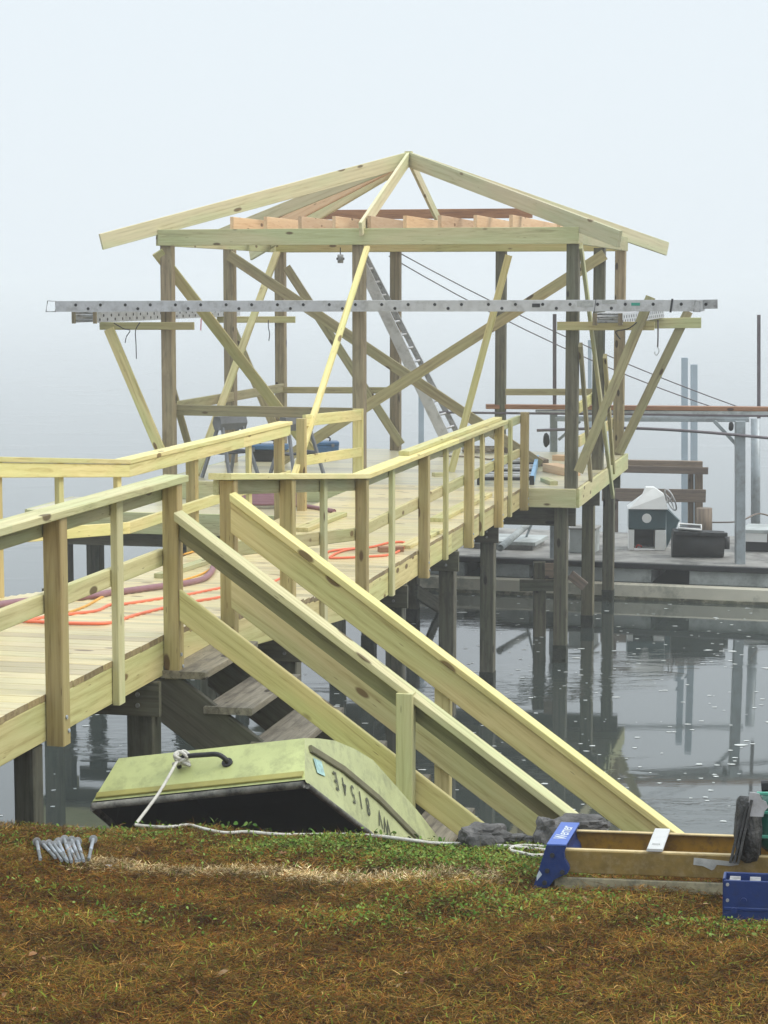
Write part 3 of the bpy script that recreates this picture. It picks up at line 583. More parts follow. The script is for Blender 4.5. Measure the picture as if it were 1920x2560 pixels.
def walk_plank(name, label, v0, v1, u0, u1, z0):
    p = thing(name, label, 'plank', W(u0, (v0+v1)/2, z0), 'aluminium walk planks beside the pavilion')
    h = .125; dots = [(.12+.13*k, (.02 if k % 2 else -.028)) for k in range(int((u1-u0-.2)/.13))]
    A_, B_ = W(u0, v1, z0+h/2), W(u1, v1, z0+h/2)
    channel('side_rail', A_, B_, h, .03, V, -V, [ALU, DARK], p, dots)
    channel('side_rail', W(u0, v0, z0+h/2), W(u1, v0, z0+h/2), h, .03, -V, V, [ALU, DARK], p)
    combo('walking_surface', [(W(u0+.35, v0+.03+k*(v1-v0-.06)/5, z0+h-.012), W(u1, v0+.03+k*(v1-v0-.06)/5, z0+h-.012), (v1-v0-.06)/5-.006, .012, Z, 0) for k in range(6)], [ALUD], p)
    for du, dz in ((.03, .085), (.2, .085), (.05, .03), (.32, .06)): tube('rung', [W(u0+du, v0, z0+dz), W(u0+du, v1, z0+dz)], .014, ALUD, p, 8)
    uv('end_plate', u0-.012, u0, v1-.035, v1+.012, z0-.01, z0+h+.0, 'z', POST, p); uv('end_plate', u0-.012, u0, v0-.02, v0+.03, z0-.01, z0+h, 'z', POST, p)
walk_plank('walk_plank', 'aluminium walk plank running back along the left side of the pavilion', -5.30, -5.02, 7.42, 13.3, 3.872)
walk_plank('walk_plank', 'aluminium walk plank running back along the right side of the pavilion', .83, 1.13, 7.42, 12.7, 3.875)
# leaning ladder at the back
l2 = thing('leaning_ladder', 'tall aluminium ladder leaning inside the back of the pavilion', 'ladder', W(12.2, -1.4, ZL))
a0, a1 = pz(1130, 1128, ZL+.01), pu(893, 640, 12.0); a0 = a0 if True else a0
a0 = pu(1130, 1132, 12.05); b0, b1 = pu(1163, 1122, 12.42), pu(913, 640, 12.42)
channel('side_rail', a0, a1, .15, .03, -U, U, [ALU, DARK], l2); channel('side_rail', b0, b1, .075, .03, -U, U, [ALUD, DARK], l2)
for k in range(14): s = .05+.068*k; tube('rung', [a0.lerp(a1, s), b0.lerp(b1, s)], .018, ALU, l2, 6)
# pulley, hanging cords, hook
pl = thing('pulley', 'small grey pulley disc hanging under the front beam', 'pulley', pu(851, 645, 7.9))
c = pu(851, 647, 7.9); cyl('sheave', c-V*.03-U*.01, c+V*.03+U*.01, .05, ALUD, pl, 18); cyl('axle', c-V*.045, c+V*.045, .014, DARK, pl, 8); tube('hanger', [c+Z*.04, c+Z*.13], .006, DARK, pl, 6)
tag(tube('hanging_strap', [pu(1645, 800, 7.7), pu(1645, 845, 7.7), pu(1644, 868, 7.7)], .009, POLE, None, 6), 'dark strap hanging below the right walk plank', 'strap')
c = pu(1644, 868, 7.7); tag(tube('steel_hook', [c, c+V*.015-Z*.03, c+V*.012-Z*.06, c-V*.012-Z*.09, c-V*.03-Z*.07, c-V*.028-Z*.05], .005, ALUD, None, 6), 'small steel hook at the end of the dark strap', 'hook')
tag(tube('cord', [pu(285, 808, 7.45), pu(310, 822, 7.45), pu(325, 826, 7.45), pu(316, 842, 7.45), pu(313, 857, 7.45)], .006, DARK, None, 6), 'short dark cord end curling below the left walk plank', 'cord')
tag(tube('cord', [pu(350, 806, 7.45), pu(339, 826, 7.45), pu(340, 860, 7.45), pu(341, 897, 7.45)], .006, DARK, None, 6), 'long dark cord end hanging straight below the left walk plank', 'cord')
tag(tube('cord', [pu(1592, 806, 7.45), pu(1570, 822, 7.45), pu(1540, 828, 7.45), pu(1546, 842, 7.45), pu(1551, 848, 7.45)], .007, DARK, None, 6), 'dark cord looped under the right walk plank', 'cord')
tag(tube('cord', [pu(671, 800, 12.3), pu(671, 818, 12.3), pu(674, 835, 12.3), pu(672, 852, 12.3)], .007, DARK, None, 6), 'dark cord hanging from the back left bracket', 'cord')
tag(stick('marking_ribbon', pu(503, 796, 7.55), pu(502, 826, 7.55), .012, .003, -U, plain('pink', (.7, .12, .2), .6), None, .0005), 'pink ribbon hanging below the level ladder', 'ribbon')
# wires to the boat lift
def wire(a, b_, sag, label):
    P = [a.lerp(b_, k/10) - Z*sag*4*(k/10)*(1-k/10) for k in range(11)]
    return tag(tube('guy_wire', P, .008, POLE, None, 5, False), label, 'wire', 'wires running down to the boat lift')
wire(pu(985, 625, 12.7), py(1853, 1020, 29.2), .12, 'upper thin wire sloping from the pavilion to the boat lift'); wire(pu(972, 640, 12.7), py(1830, 1034, 29.0), .16, 'lower thin wire sloping from the pavilion to the boat lift')
# ================================================================== things on the decks
def saw_horse(x, y, rot, label):
    top = pz(x, y, ZL+.74); base = Vector((top.x, top.y, ZL)); r = thing('sawhorse', label, 'sawhorse', base, 'grey folding sawhorses on the pavilion deck')
    ax_ = Vector((math.cos(rot), math.sin(rot), 0)); sd = Vector((-ax_.y, ax_.x, 0))
    M = frame(base, ax_, Z)
    prism('beam', [(-.05, .58), (.05, .58), (.085, .66), (.06, .74), (-.06, .74), (-.085, .66)], -.20, .20, GREYP, r, Matrix((sd, Z, ax_)).transposed().to_4x4() if False else Matrix.Translation(base) @ Matrix((sd, Z, sd.cross(Z))).transposed().to_4x4())
    for s in (-1, 1):
        for q in (-1, 1):
            p0 = base+ax_*.15*s+sd*.04*q+Z*.62; p1 = base+ax_*.22*s+sd*.27*q+Z*.0; stick('leg', p0, p1, .045, .03, ax_, GREYP, r)
        stick('cross_bar', base+ax_*.19*s+sd*.15+Z*.32, base+ax_*.19*s-sd*.15+Z*.32, .03, .02, ax_, GREYP, r)
    stick('tray', base+ax_*-.2+Z*.30, base+ax_*.2+Z*.30, .2, .015, Z, DARK, r)
saw_horse(575, 1040, .75, 'grey folding sawhorse behind the left end of the far rail'); saw_horse(742, 1042, .65, 'grey folding sawhorse behind the bright leaning prop')
def case(name, label, cat, p, L, D, H, rot, body, lid):
    r = thing(name, label, cat, p); ax_ = Vector((math.cos(rot), math.sin(rot), 0)); sd = Vector((-ax_.y, ax_.x, 0))
    f = lambda a, b_, c_: p+ax_*a+sd*b_+Z*c_
    stick('body', f(-L/2, 0, H*.35), f(L/2, 0, H*.35), D, H*.7, Z, body, r, .01); stick('lid', f(-L/2-.005, 0, H*.85), f(L/2+.005, 0, H*.85), D+.01, H*.29, Z, lid, r, .015)
    tube('handle', [f(-.09, 0, H), f(-.08, 0, H+.05), f(.08, 0, H+.05), f(.09, 0, H)], .012, DARK, r, 6)
    for s in (-1, 1): stick('latch', f(L*.3*s, -D/2-.008, H*.6), f(L*.3*s, -D/2-.008, H*.85), .04, .012, -sd, GREYP, r)
case('tool_case', 'dark tool case with blue lid on the deck behind the sawhorses', 'tool case', pz(668, 1152, ZL), .52, .3, .22, -.12, DARK, BLUEP)
case('tool_case', 'blue tool case lying beyond the second sawhorse', 'tool case', pz(808, 1134, ZL), .40, .3, .17, .12, BLUEP, BLUEP)
def offcut(label, a, b_, w_, t_, mat, surf=None):
    d = (b_-a); d.normalize(); o = stick('lumber_offcut', a+Z*t_/2, b_+Z*t_/2, w_, t_, Z, mat, None); return tag(o, label, 'lumber offcut', 'lumber offcuts on the decks')
offcut('peach block of lumber, the farther one beside the front right post', pz(1386, 1150, ZL), pz(1436, 1152, ZL), .16, .07, JOIST)
offcut('large peach block of lumber beside the front right post', pz(1375, 1178, ZL), pz(1432, 1190, ZL), .20, .10, JOIST)
offcut('small green tinted offcut nearest the front right post', pz(1360, 1203, ZL), pz(1385, 1213, ZL), .09, .045, PINEF)
offcut('short block on the pavilion deck behind the boardwalk railing', pz(1083, 1191, ZL), pz(1108, 1190, ZL), .09, .045, PINEF)
offcut('long board lying by the right edge of the boardwalk', pz(1090, 1305, ZL), pz(1215, 1240, ZL), .14, .038, PINE)
offcut('dark block under the orange cord loop', pd(947, 1380), pd(1006, 1378), .09, .045, RUST)
offcut('short board lying along the deck edge next to the third tall post', pd(1010, 1372), pd(1095, 1330), .10, .03, PINE)
offcut('long board lying on the ramp behind the railing', pd(752, 1330), pd(851, 1290), .14, .04, PINE)
offcut('top piece of the small stack of offcuts by the far rail', pd(584, 1306, .08), pd(612, 1300, .08), .09, .04, OLDW)
offcut('middle piece of the small stack of offcuts by the far rail', pd(584, 1328, .04), pd(628, 1318, .04), .12, .04, PINE)
offcut('bottom piece of the small stack of offcuts by the far rail', pd(588, 1342), pd(640, 1338), .14, .038, PINEF)
offcut('board lying on the deck behind the stair opening', pd(398, 1446), pd(535, 1402), .09, .038, PINEF)
offcut('red brown strip of wood at the back of the pavilion deck', pz(812, 1140, ZL), pz(850, 1138, ZL), .09, .03, RUST)
offcut('red brown beam end resting at the back right of the deck', pz(1260, 1128, ZL), pz(1362, 1166, ZL), .10, .09, OLDW)
# hoses and cords
def cord(name, label, cat, pts, r, mat):
    return tag(tube(name, [pd(x, y, r) for x, y in pts], r, mat, None, 8), label, cat)
cord('power_cable', 'orange cord running straight across the near boardwalk deck', 'cord', [(-40, 1548), (72, 1553), (174, 1558), (275, 1557), (330, 1540), (409, 1520), (490, 1503), (545, 1494), (640, 1474), (735, 1429), (800, 1400)], .010, OR_C)
cord('power_cable', 'orange cord curving up the near deck under the yellow one', 'cord', [(70, 1551), (110, 1543), (175, 1535), (240, 1527), (275, 1512), (310, 1510), (410, 1495), (460, 1488), (545, 1471), (640, 1452)], .010, OR_C)
cord('power_cable', 'orange cord looping around the dark block', 'cord', [(800, 1398), (819, 1380), (860, 1373), (925, 1368), (971, 1357), (1007, 1355), (1015, 1362), (998, 1377), (971, 1387), (925, 1391), (836, 1395), (827, 1391), (857, 1377), (900, 1370)], .010, OR_C)
cord('power_cable', 'yellow cord winding across the boardwalk deck', 'cord', [(170, 1532), (217, 1514), (271, 1486), (340, 1478), (409, 1464), (460, 1450), (506, 1434), (535, 1416), (555, 1400), (524, 1385), (500, 1376), (459, 1386)], .009, YE_C)
cord('power_cable', 'yellow cord end beyond the stair post', 'cord', [(560, 1374), (610, 1376), (663, 1383), (692, 1379)], .009, YE_C)
cord('air_hose', 'thick purple hose snaking over the boardwalk deck', 'hose', [(-40, 1520), (0, 1512), (58, 1504), (150, 1497), (231, 1490), (268, 1483), (307, 1479), (409, 1465), (459, 1459), (506, 1448), (528, 1430), (537, 1409), (560, 1395)], .024, PU_H)
P = []
for k in range(64):
    a = k/8*2*math.pi; c = pz(668, 1262, 1.84); P.append(c+Vector((math.cos(a)*(.38-.012*(k/8)), math.sin(a)*(.20-.01*(k/8)), .012+.024*(k/8)**.9)))
tag(tube('air_hose', P, .022, PU_H, None, 7, False), 'coiled purple hose heaped on the low landing', 'hose')
tag(tube('air_hose', [pz(705, 1262, ZL+.15), pz(735, 1262, ZL+.05), pz(780, 1268, ZL+.02), pz(836, 1278, ZL+.02)], .022, PU_H, None, 7), 'purple hose end lying on the boardwalk', 'hose')
P = []
for k in range(54):
    a = k/9*2*math.pi; c = pz(1206, 1131, ZL); q = .16+.05*math.sin(k*1.7); P.append(c+Vector((math.cos(a)*q*1.3+.03*math.sin(k), math.sin(a)*q*1.6, .014+.010*(k/9))))
tag(tube('rope_coil', P, .013, plain('tan_rope', (.28, .24, .18), .85, 0, .2, 40), None, 6, False), 'tan rope heaped in a coil at the back of the pavilion deck', 'rope')
tag(tube('rope', [pz(x, y, ZL+.012) for x, y in ((1240, 1134), (1262, 1139), (1225, 1148), (1190, 1142), (1140, 1141), (1085, 1140), (1075, 1144))], .012, plain('tan_rope_loose', (.26, .22, .17), .85, 0, .2, 40), None, 6), 'loose tan rope trailing left of the coil', 'rope')
# blue ladder lying on the pavilion deck
bl = thing('folding_ladder', 'blue folding ladder lying on the pavilion deck behind the railing', 'ladder', pz(1265, 1200, ZL))
r0, r1 = pz(1330, 1212, ZL), pz(1343, 1158, ZL); q0, q1 = pz(1199, 1212, ZL), pz(1246, 1158, ZL)
for a, b_ in ((r0, r1), (q0, q1)): stick('side_rail', a+Z*.055, b_+Z*.055, .045, .10, Z, BLUEM, bl); 
for a, b_ in ((r0, r1), (q0, q1)): stick('end_foot', a+Z*.05-U*.03, a+Z*.05, .05, .11, Z, DARK, bl)
for k in range(9): s = .04+.115*k; stick('step', q0.lerp(q1, s)+Z*.06, r0.lerp(r1, s)+Z*.06, .075, .035, Z, ALU if k % 3 else DARK, bl)
# ================================================================== upturned skiff
GR = py(765, 1955, 9.2); GL = py(228, 2010, 9.5); BW = (GR-GL).length; Wd = (GR-GL).normalized()
Ld = Vector((.4, .93, -.62)); Ld = (Ld-Wd*Ld.dot(Wd)).normalized(); Nd = Wd.cross(Ld)
BM = Matrix((Wd, Ld, Nd)).transposed().to_4x4(); BM.translation = (GR+GL)/2
bt = thing('skiff', 'upturned light green flat bottomed skiff on the bank', 'boat', (GR+GL)/2)
def hw(s): return BW/2+.10*min(1, s/1.6) - .05*max(0, (s-2)/1.4)
SD = [(.12, .262), (.28, .318), (.46, .372), (.7, .415), (.93, .437), (1.27, .40), (1.55, .365), (1.84, .335), (2.4, .32), (3.3, .34)]
def shell(off, s_shift=0, cut=0):
    """sections from bow to stern: gunwale L, chine L, chine R, gunwale R"""
    R = []
    for i, (s, d) in enumerate([(0, .02)] + SD):
        h = hw(s)-off; cwid = h-.07
        if i == 0: R.append([(-h, 0+off, 0), (-h*.99, off, .012), (h*.99, off, .012), (h, off, 0)])
        else: R.append([(-h, s*1.0, 0), (-cwid, s, d-off), (cwid, s, d-off), (h, s, 0)])
    return R
def loft(R, rev=False):
    VV = [v for r_ in R for v in r_]; FF = []
    for i in range(len(R)-1):
        for k in range(3): f = (i*4+k, i*4+k+1, (i+1)*4+k+1, (i+1)*4+k); FF.append(f[::-1] if rev else f)
    n = (len(R)-1)*4; FF.append((n, n+1, n+2, n+3) if not rev else (n+3, n+2, n+1, n)); return VV, FF
R = shell(0); VV, FF = loft(R)
fm = []
for i in range(len(R)-1): fm += [1, 0, 1]
fm.append(0)
mesh_obj('hull', VV, FF, [BOAT, BOATS], bt, BM, fm=fm)
R2 = shell(.012); VV, FF = loft(R2, True); mesh_obj('hull_lining', VV, FF, BOATI, bt, BM)
bp = lambda x, y, z: BM @ Vector((x, y, z))
tube('gunwale_rim', [bp(-hw(3.2), 3.2, -.012), bp(-hw(1.5), 1.5, -.012), bp(-hw(0), .02, -.012)], .017, BOATR, bt, 8, False)
tube('gunwale_rim', [bp(-hw(0)+.01, 0, -.012), bp(hw(0)-.01, 0, -.012)], .017, BOATR, bt, 8, False)
tube('gunwale_rim', [bp(hw(0), .02, -.012), bp(hw(.8), .8, -.012), bp(hw(1.6), 1.6, -.012), bp(hw(3.2), 3.2, -.012)], .014, BOATR, bt, 8, False)
# bow lip strip, side rub strake
pn = (Vector((0, SD[0][0], SD[0][1]))).normalized()
stick('bow_trim', bp(-hw(0)+.02, pn.y*.04-.008, pn.z*.04+.006), bp(hw(0)-.02, pn.y*.04-.008, pn.z*.04+.006), .035, .012, BM.to_3x3() @ Vector((0, -pn.z, pn.y)), plain('mustard_trim', (.33, .30, .08), .6), bt)
def side_pt(s, f):      # point on the right side: f=0 gunwale, 1 chine
    d = np.interp(s, [0]+[q[0] for q in SD], [.02]+[q[1] for q in SD]); return Vector((hw(s)-.07*f, s, d*f))
RUBF = [(.14, .80), (.5, .62), (.9, .52), (1.3, .48), (1.9, .5), (2.6, .5)]
for (s0_, f0), (s1_, f1) in zip(RUBF, RUBF[1:]):
    a, b_ = BM @ (side_pt(s0_, f0)+Vector((.008, 0, 0))), BM @ (side_pt(s1_, f1)+Vector((.008, 0, 0))); stick('rub_strake', a, b_, .034, .018, Wd, plain('strake', (.17, .16, .09), .7) if 'strake' not in bpy.data.materials else bpy.data.materials['strake'], bt)
# registration lettering, upside down because the boat is
def text(name, body, M, size, mat, parent, ext=.001, sx=1.0, shear=0):
    cu = bpy.data.curves.new(name, 'FONT'); cu.body = body; cu.size = size; cu.extrude = ext; cu.align_x = 'LEFT'; cu.shear = shear
    cu.materials.append(mat); tmp = bpy.data.objects.new('tmp', cu); COL.objects.link(tmp)
    bpy.context.view_layer.update(); me = bpy.data.meshes.new_from_object(tmp.evaluated_get(bpy.context.evaluated_depsgraph_get())); bpy.data.objects.remove(tmp)
    me.materials.clear(); me.materials.append(mat)
    for v in me.vertices: v.co.x *= sx
    o = bpy.data.objects.new(name, me); adopt(o, parent, M); return o
def side_frame(s, f, ds=.01):
    a = BM @ side_pt(s, f); tx = (BM @ side_pt(s+.3, f) - a).normalized(); ty = ((BM @ side_pt(s, f+.2)) - a).normalized(); n = tx.cross(ty)
    if n.dot(Wd) < 0: n = -n
    return a, tx, n
for ch, s, f in (('W', 1.03, .34), ('V', .93, .37), ('8', .78, .42), ('1', .69, .44), ('5', .60, .46), ('4', .50, .49), ('E', .405, .52), ('.', .33, .66)):
    a, tx, n = side_frame(s, f); x = -tx; z = n; y = z.cross(x); M = Matrix((x, y, z)).transposed().to_4x4(); M.translation = a+n*.004
    text('registration_letter', ch, M, .135, INK, bt, .0006, .66)
a, tx, n = side_frame(.20, .50); stick('registration_sticker', a+tx*-.035+n*.003, a+tx*.055+n*.003, .075, .002, n, SILVER, bt, .0005)
# bow handle and knotted rope
pb = lambda x, q, o: BM @ Vector((x, SD[0][0]*q-o*.9, .02+(SD[0][1]-.02)*q+o*.4))
hb0, hb1 = pb(-.13, .60, 0), pb(.115, .57, 0); o_ = .055
tube('bow_handle', [hb1, pb(.115, .57, .025), pb(.085, .60, o_), pb(.02, .63, o_), pb(-.08, .64, o_), pb(-.12, .62, .04), hb0], .012, DARK, bt, 8)
cyl('handle_plate', pb(.115, .57, -.002), pb(.115, .57, .010), .026, DARK, bt, 14)
rp = thing('mooring_rope', 'white mooring rope knotted to the boat handle and trailing over the lawn', 'rope', pg(340, 2062))
kn = pb(-.10, .63, .055)
P = [kn+Vector((math.cos(k*1.9)*.034+.010*math.sin(k*3), math.sin(k*2.3)*.022, .03*math.sin(k*1.3)-.006)) for k in range(16)]
tube('knot', P, .0085, ROPE, rp, 7)
tube('rope_tail', [kn-Vector((.02, .01, .015)), kn.lerp(pg(338, 2060, .02), .5)-Vector((0, .01, .012)), pg(338, 2062, .012)], .0075, ROPE, rp, 7)
def gpt(x, y, dz=.01):
    p = pg(x, y)
    for _ in range(4): p = pg(x, y, gz(p.x, p.y)-(2.7-.087*p.y)+dz+.010)
    lim = crestY(p.x)-.10
    if p.y > lim or p.y < 3: p = py(x, y, lim); p.z = max(p.z, gz(p.x, p.y)+dz+.010)
    return p
tube('ground_rope', [gpt(x, y, .012) for x, y in ((338, 2062), (370, 2066), (420, 2068), (470, 2066), (505, 2071), (560, 2082), (620, 2080), (690, 2086), (760, 2089), (850, 2086), (940, 2090), (1010, 2098), (1090, 2108), (1180, 2110), (1270, 2116), (1330, 2122), (1372, 2126))], .0075, ROPE, rp, 7)
tube('ground_rope', [gpt(x, y, .014) for x, y in ((1360, 2117), (1310, 2114), (1282, 2118), (1276, 2126), (1300, 2132), (1335, 2139), (1368, 2137))], .008, ROPE, rp, 7)
# ================================================================== rocks
def lump(name, c, ax, mat, seed, parent=None, amp=.22, sub=4, rot=0, fr=3.0):
    bm = bmesh.new(); bmesh.ops.create_icosphere(bm, subdivisions=sub, radius=1); g = np.random.default_rng(seed); ph = g.uniform(0, 6, 12)
    from mathutils import noise as mn
    for v in bm.verts:
        p = v.co.copy(); q = Vector((math.copysign(abs(p.x)**.75, p.x), math.copysign(abs(p.y)**.75, p.y), math.copysign(abs(p.z)**.75, p.z)))
        k = 1+amp*mn.noise(p*1.3+Vector(ph[:3]))*1.6+amp*.6*mn.noise(p*fr+Vector(ph[3:6]))+amp*.25*mn.noise(p*fr*3+Vector(ph[6:9])); q *= k
        v.co = Vector((q.x*ax[0], q.y*ax[1], q.z*ax[2]))
    me = bpy.data.meshes.new(name); bm.to_mesh(me); bm.free(); me.materials.append(mat)
    o = bpy.data.objects.new(name, me); return adopt(o, parent, Matrix.Translation(c) @ Matrix.Rotation(rot, 4, 'Z'))
rk = lump('rock', py(1215, 2094, 8.50), (.095, .08, .055), ROCK, 3, amp=.3); tag(rk, 'lumpy grey rock at the bank edge left of the lower stair rails', 'rock')
rk = lump('rock', py(1283, 2104, 8.52), (.075, .06, .030), ROCK, 9, rot=-.2, amp=.3); tag(rk, 'low flat grey rock trailing right of the lumpy one', 'rock')
rk = lump('rock', py(1368, 2082, 8.48), (.055, .06, .060), ROCK, 5, amp=.3); tag(rk, 'upright dark rock behind the blue ladder end', 'rock')
rk = lump('driftwood_log', py(1452, 2060, 8.62), (.115, .06, .035), ROCK, 6, rot=.1, amp=.25); tag(rk, 'weathered grey log lying behind the yellow ladder', 'log')
# ================================================================== yellow stepladder
p0, p1 = pg(1400, 2224), pg(1805, 2240); E_ = (p1-p0).normalized(); D_ = GN.cross(E_).normalized()
sl = thing('stepladder', 'dirty yellow fibreglass stepladder with blue top cap lying on the grass', 'ladder', p0)
def lp(e, d, n): return p0+E_*e+D_*d+GN*n
for d, s in ((.012, 1), (.445, -1)):
    combo('side_rail', [(lp(-.05, d, .106), lp(1.25, d, .106), .084, .010, D_, 0), (lp(-.05, d+.014*s, .150), lp(1.25, d+.014*s, .150), .028, .006, GN, 1), (lp(-.05, d+.014*s, .066), lp(1.25, d+.014*s, .066), .028, .006, GN, 0)], [FIBRED if s > 0 else FIBRE, FIBREL], sl)
    combo('rear_rail', [(lp(-.02, d-.002*s, .024), lp(1.2, d-.002*s, .024), .044, .02, D_, 0)], [plain('dusty_rail', (.33, .29, .18), .6, 0, .25, 16, dirt=((.10, .10, .07), .8, 14))], sl)
for e in (.355, .71, 1.05):
    combo('step', [(lp(e, .0, .162), lp(e, .46, .160), .060, .010, GN, 0), (lp(e-.03, .02, .135), lp(e-.03, .44, .135), .045, .006, E_, 0), (lp(e, .08, .170), lp(e, .10, .170), .03, .008, GN, 0)], [WHITEM], sl)
MC = Matrix((E_, GN, E_.cross(GN))).transposed().to_4x4(); MC.translation = p0
cap = prism('top_cap', [(-.048, .172), (.026, .168), (.017, .145), (.020, .12), (.034, .098), (.038, .082), (.030, .066), (.005, .055), (-.02, .042), (-.04, .012), (-.100, .006)], -.47, .028, NAVY, sl, MC)
combo('cap_plate', [(lp(-.011, -.028, .174), lp(-.011, .465, .174), .074, .005, GN, 0)], [NAVYL], sl)
for e, n in ((-.026, .135), (-.045, .075), (.012, .072), (-.055, .03)): cyl('cap_bolt', lp(e, -.028, n), lp(e, -.036, n), .009, DARK, sl, 10)
prism('scuff_mark', [(-.085, .055), (-.075, .075), (-.065, .06), (-.085, .035)], .028, .030, plain('pale_scuff', (.5, .55, .6), .6), sl, MC)
M = Matrix((D_, -E_, GN)).transposed().to_4x4(); M.translation = lp(.012, .07, .178); text('maker_lettering', 'Werner', M, .07, plain('white_ink', (.75, .8, .85), .5), sl, .0006, 1.25, .3)
prism('torn_label', [(.50, .138), (.655, .128), (.665, .118), (.63, .112), (.585, .115), (.575, .098), (.565, .094), (.535, .108), (.498, .112)], -.001, .0015, PAPER, sl, MC @ Matrix.Translation((0, 0, -.006)))
# blue tray at the right edge
q0_ = pg(1810, 2306); tr = thing('tool_tray', 'navy blue plastic tool tray with slotted top at the right edge of the lawn', 'tool tray', q0_)
def tp(e, d, n): return q0_+E_*e+D_*d+GN*n
combo('tray_front', [(tp(0, 0, .075), tp(.5, 0, .075), .15, .012, D_, 0), (tp(0, .006, .05), tp(.5, .006, .05), .012, .03, D_, 0)], [NAVY], tr)
combo('tray_back', [(tp(0, .12, .08), tp(.5, .12, .08), .15, .01, D_, 0)], [NAVY], tr); combo('tray_end', [(tp(0, 0, .08), tp(0, .12, .08), .15, .01, E_, 0)], [NAVY], tr)
combo('tray_floor', [(tp(0, .06, .115), tp(.5, .06, .115), .11, .006, GN, 0)], [DARK], tr)
for e in (.0, .07, .14, .21, .28): combo('divider', [(tp(e+.018, .06, .14), tp(e+.055, .06, .14), .075, .012, GN, 0)], [ALUD], tr)
for e, n in ((.012, .135), (.012, .08)): cyl('rivet', tp(e, -.006, n), tp(e, -.011, n), .006, ALUD, tr, 8)
for e, n in ((.068, .08), (.035, .045)): cyl('knob', tp(e, -.006, n), tp(e, -.016, n), .011, NAVY, tr, 10)
combo('side_bracket', [(tp(.155, .14, .19), tp(.5, .14, .19), .05, .012, D_, 0)], [NAVY], tr)
# green and black power tool standing on the ladder
cb = lp(.70, .035, .145); bk = thing('power_tool', 'dark green and black power tool with a pale metal plate standing on the yellow ladder', 'power tool', cb)
lump('black_guard', cb+GN*.10+E_*.0, (.052, .07, .13), plain('black_crust', (.035, .035, .033), .75, 0, .6, 30, 1.0, dirt=((.13, .13, .125), .7, 20)), 12, bk, .16)
for k, (o_, h_) in enumerate(((-.060, .20), (-.046, .215), (-.032, .225))): stick('guard_rib', cb+E_*(o_-.004)-GN*.01-D_*(.060+.004*k), cb+E_*(o_+.045)+GN*h_-D_*(.050+.004*k), .09, .010, E_, plain('grey_rib', (.05, .05, .048), .7, 0, .6, 30, .6) if k == 0 else bpy.data.materials['grey_rib'], bk, .004)
prism('metal_plate', [(0, .0), (.050, .0), (.055, .022), (.068, .035), (.060, .055), (.045, .062), (.035, .085), (.0, .09), (-.004, .05)], 0, .008, ALU, bk, (lambda q: (q.__setattr__('translation', cb+GN*.165-D_*.085+E_*.005), q)[1])(MC.copy()))
for e, n in ((.035, .072), (.037, .022)): combo('plate_hole', [(cb+GN*(.165+n)-D_*.086+E_*(.005+e)-E_*.006, cb+GN*(.165+n)-D_*.086+E_*(.005+e)+E_*.006, .013, .006, D_, 0)], [DARK], bk)
gc = lp(.845, .10, .15)
lump('green_housing', gc+GN*.115, (.125, .09, .125), GREENP, 31, bk, .06, 4)
GR2 = plain('green_rim', (.06, .30, .21), .35)
for n in (.235, .165, .075): stick('housing_rim', gc-E_*.115-D_*.088+GN*n, gc+E_*.12-D_*.088+GN*n, .012, .02, D_, GR2, bk, .003)
stick('handle', gc-E_*.10+GN*.25, gc+E_*.14+GN*.27, .045, .04, GN, DARK, bk, .01)
# ================================================================== galvanised bolts on the lawn
BO = [((92, 2102), (101, 2149)), ((108, 2109), (138, 2144)), ((122, 2107), (154, 2151)), ((136, 2110), (167, 2152)), ((146, 2102), (169, 2154)), ((161, 2096), (179, 2154)), ((172, 2112), (192, 2154)), ((179, 2098), (200, 2152)), ((194, 2101), (209, 2152)), ((233, 2096), (222, 2148))]
BLAB = ['galvanised bolt lying apart at the left end of the bolt row', 'galvanised bolt slanting most, second from the left', 'slanting galvanised bolt, third from the left', 'slanting galvanised bolt, fourth from the left', 'galvanised bolt just left of the highest one', 'galvanised bolt reaching highest in the middle of the row', 'short looking galvanised bolt right of the highest one', 'galvanised bolt third from the right end', 'galvanised bolt rightmost of the close row', 'galvanised bolt lying apart at the right end, tilted the other way']
def make_bolt():
    r = thing('bolt', BLAB[0], 'bolt', (0, 0, 0), 'galvanised bolts lying on the lawn')
    X = Vector((1, 0, 0)); O0 = Vector((0, 0, 0))
    cyl('shank', O0, X*.15, .0075, ZINC, r, 10); cyl('thread', X*.15, X*.27, .0068, plain('thread_zinc', (.25, .27, .29), .6, .4, .2, 60, .6), r, 10)
    cyl('head', X*-.012, O0, .014, ZINC, r, 6); cyl('washer', O0, X*.004, .018, ALUD, r, 14); return r
proto = make_bolt()
for i, ((hx, hy), (tx_, ty_)) in enumerate(BO):
    a, b_ = gpt(hx, hy+2, .030), gpt(tx_, ty_, .018); M = frame(a, b_-a, GN); L_ = (b_-a).length
    if i == 0: o = proto; kids = list(proto.children)
    else:
        o = proto.copy(); COL.objects.link(o)
        for ch in list(proto.children):
            c2 = ch.copy(); COL.objects.link(c2); c2.parent = o
    o.matrix_world = M @ Matrix.Diagonal((L_/.27, 1, 1, 1)); o['label'] = BLAB[i]
c = gpt(271, 2165, .006); tag(cyl('plastic_disc', c-GN*.003, c+GN*.004, .013, plain('clear_plastic', (.35, .33, .30), .3), None, 16), 'small clear plastic disc lying right of the bolts', 'disc')

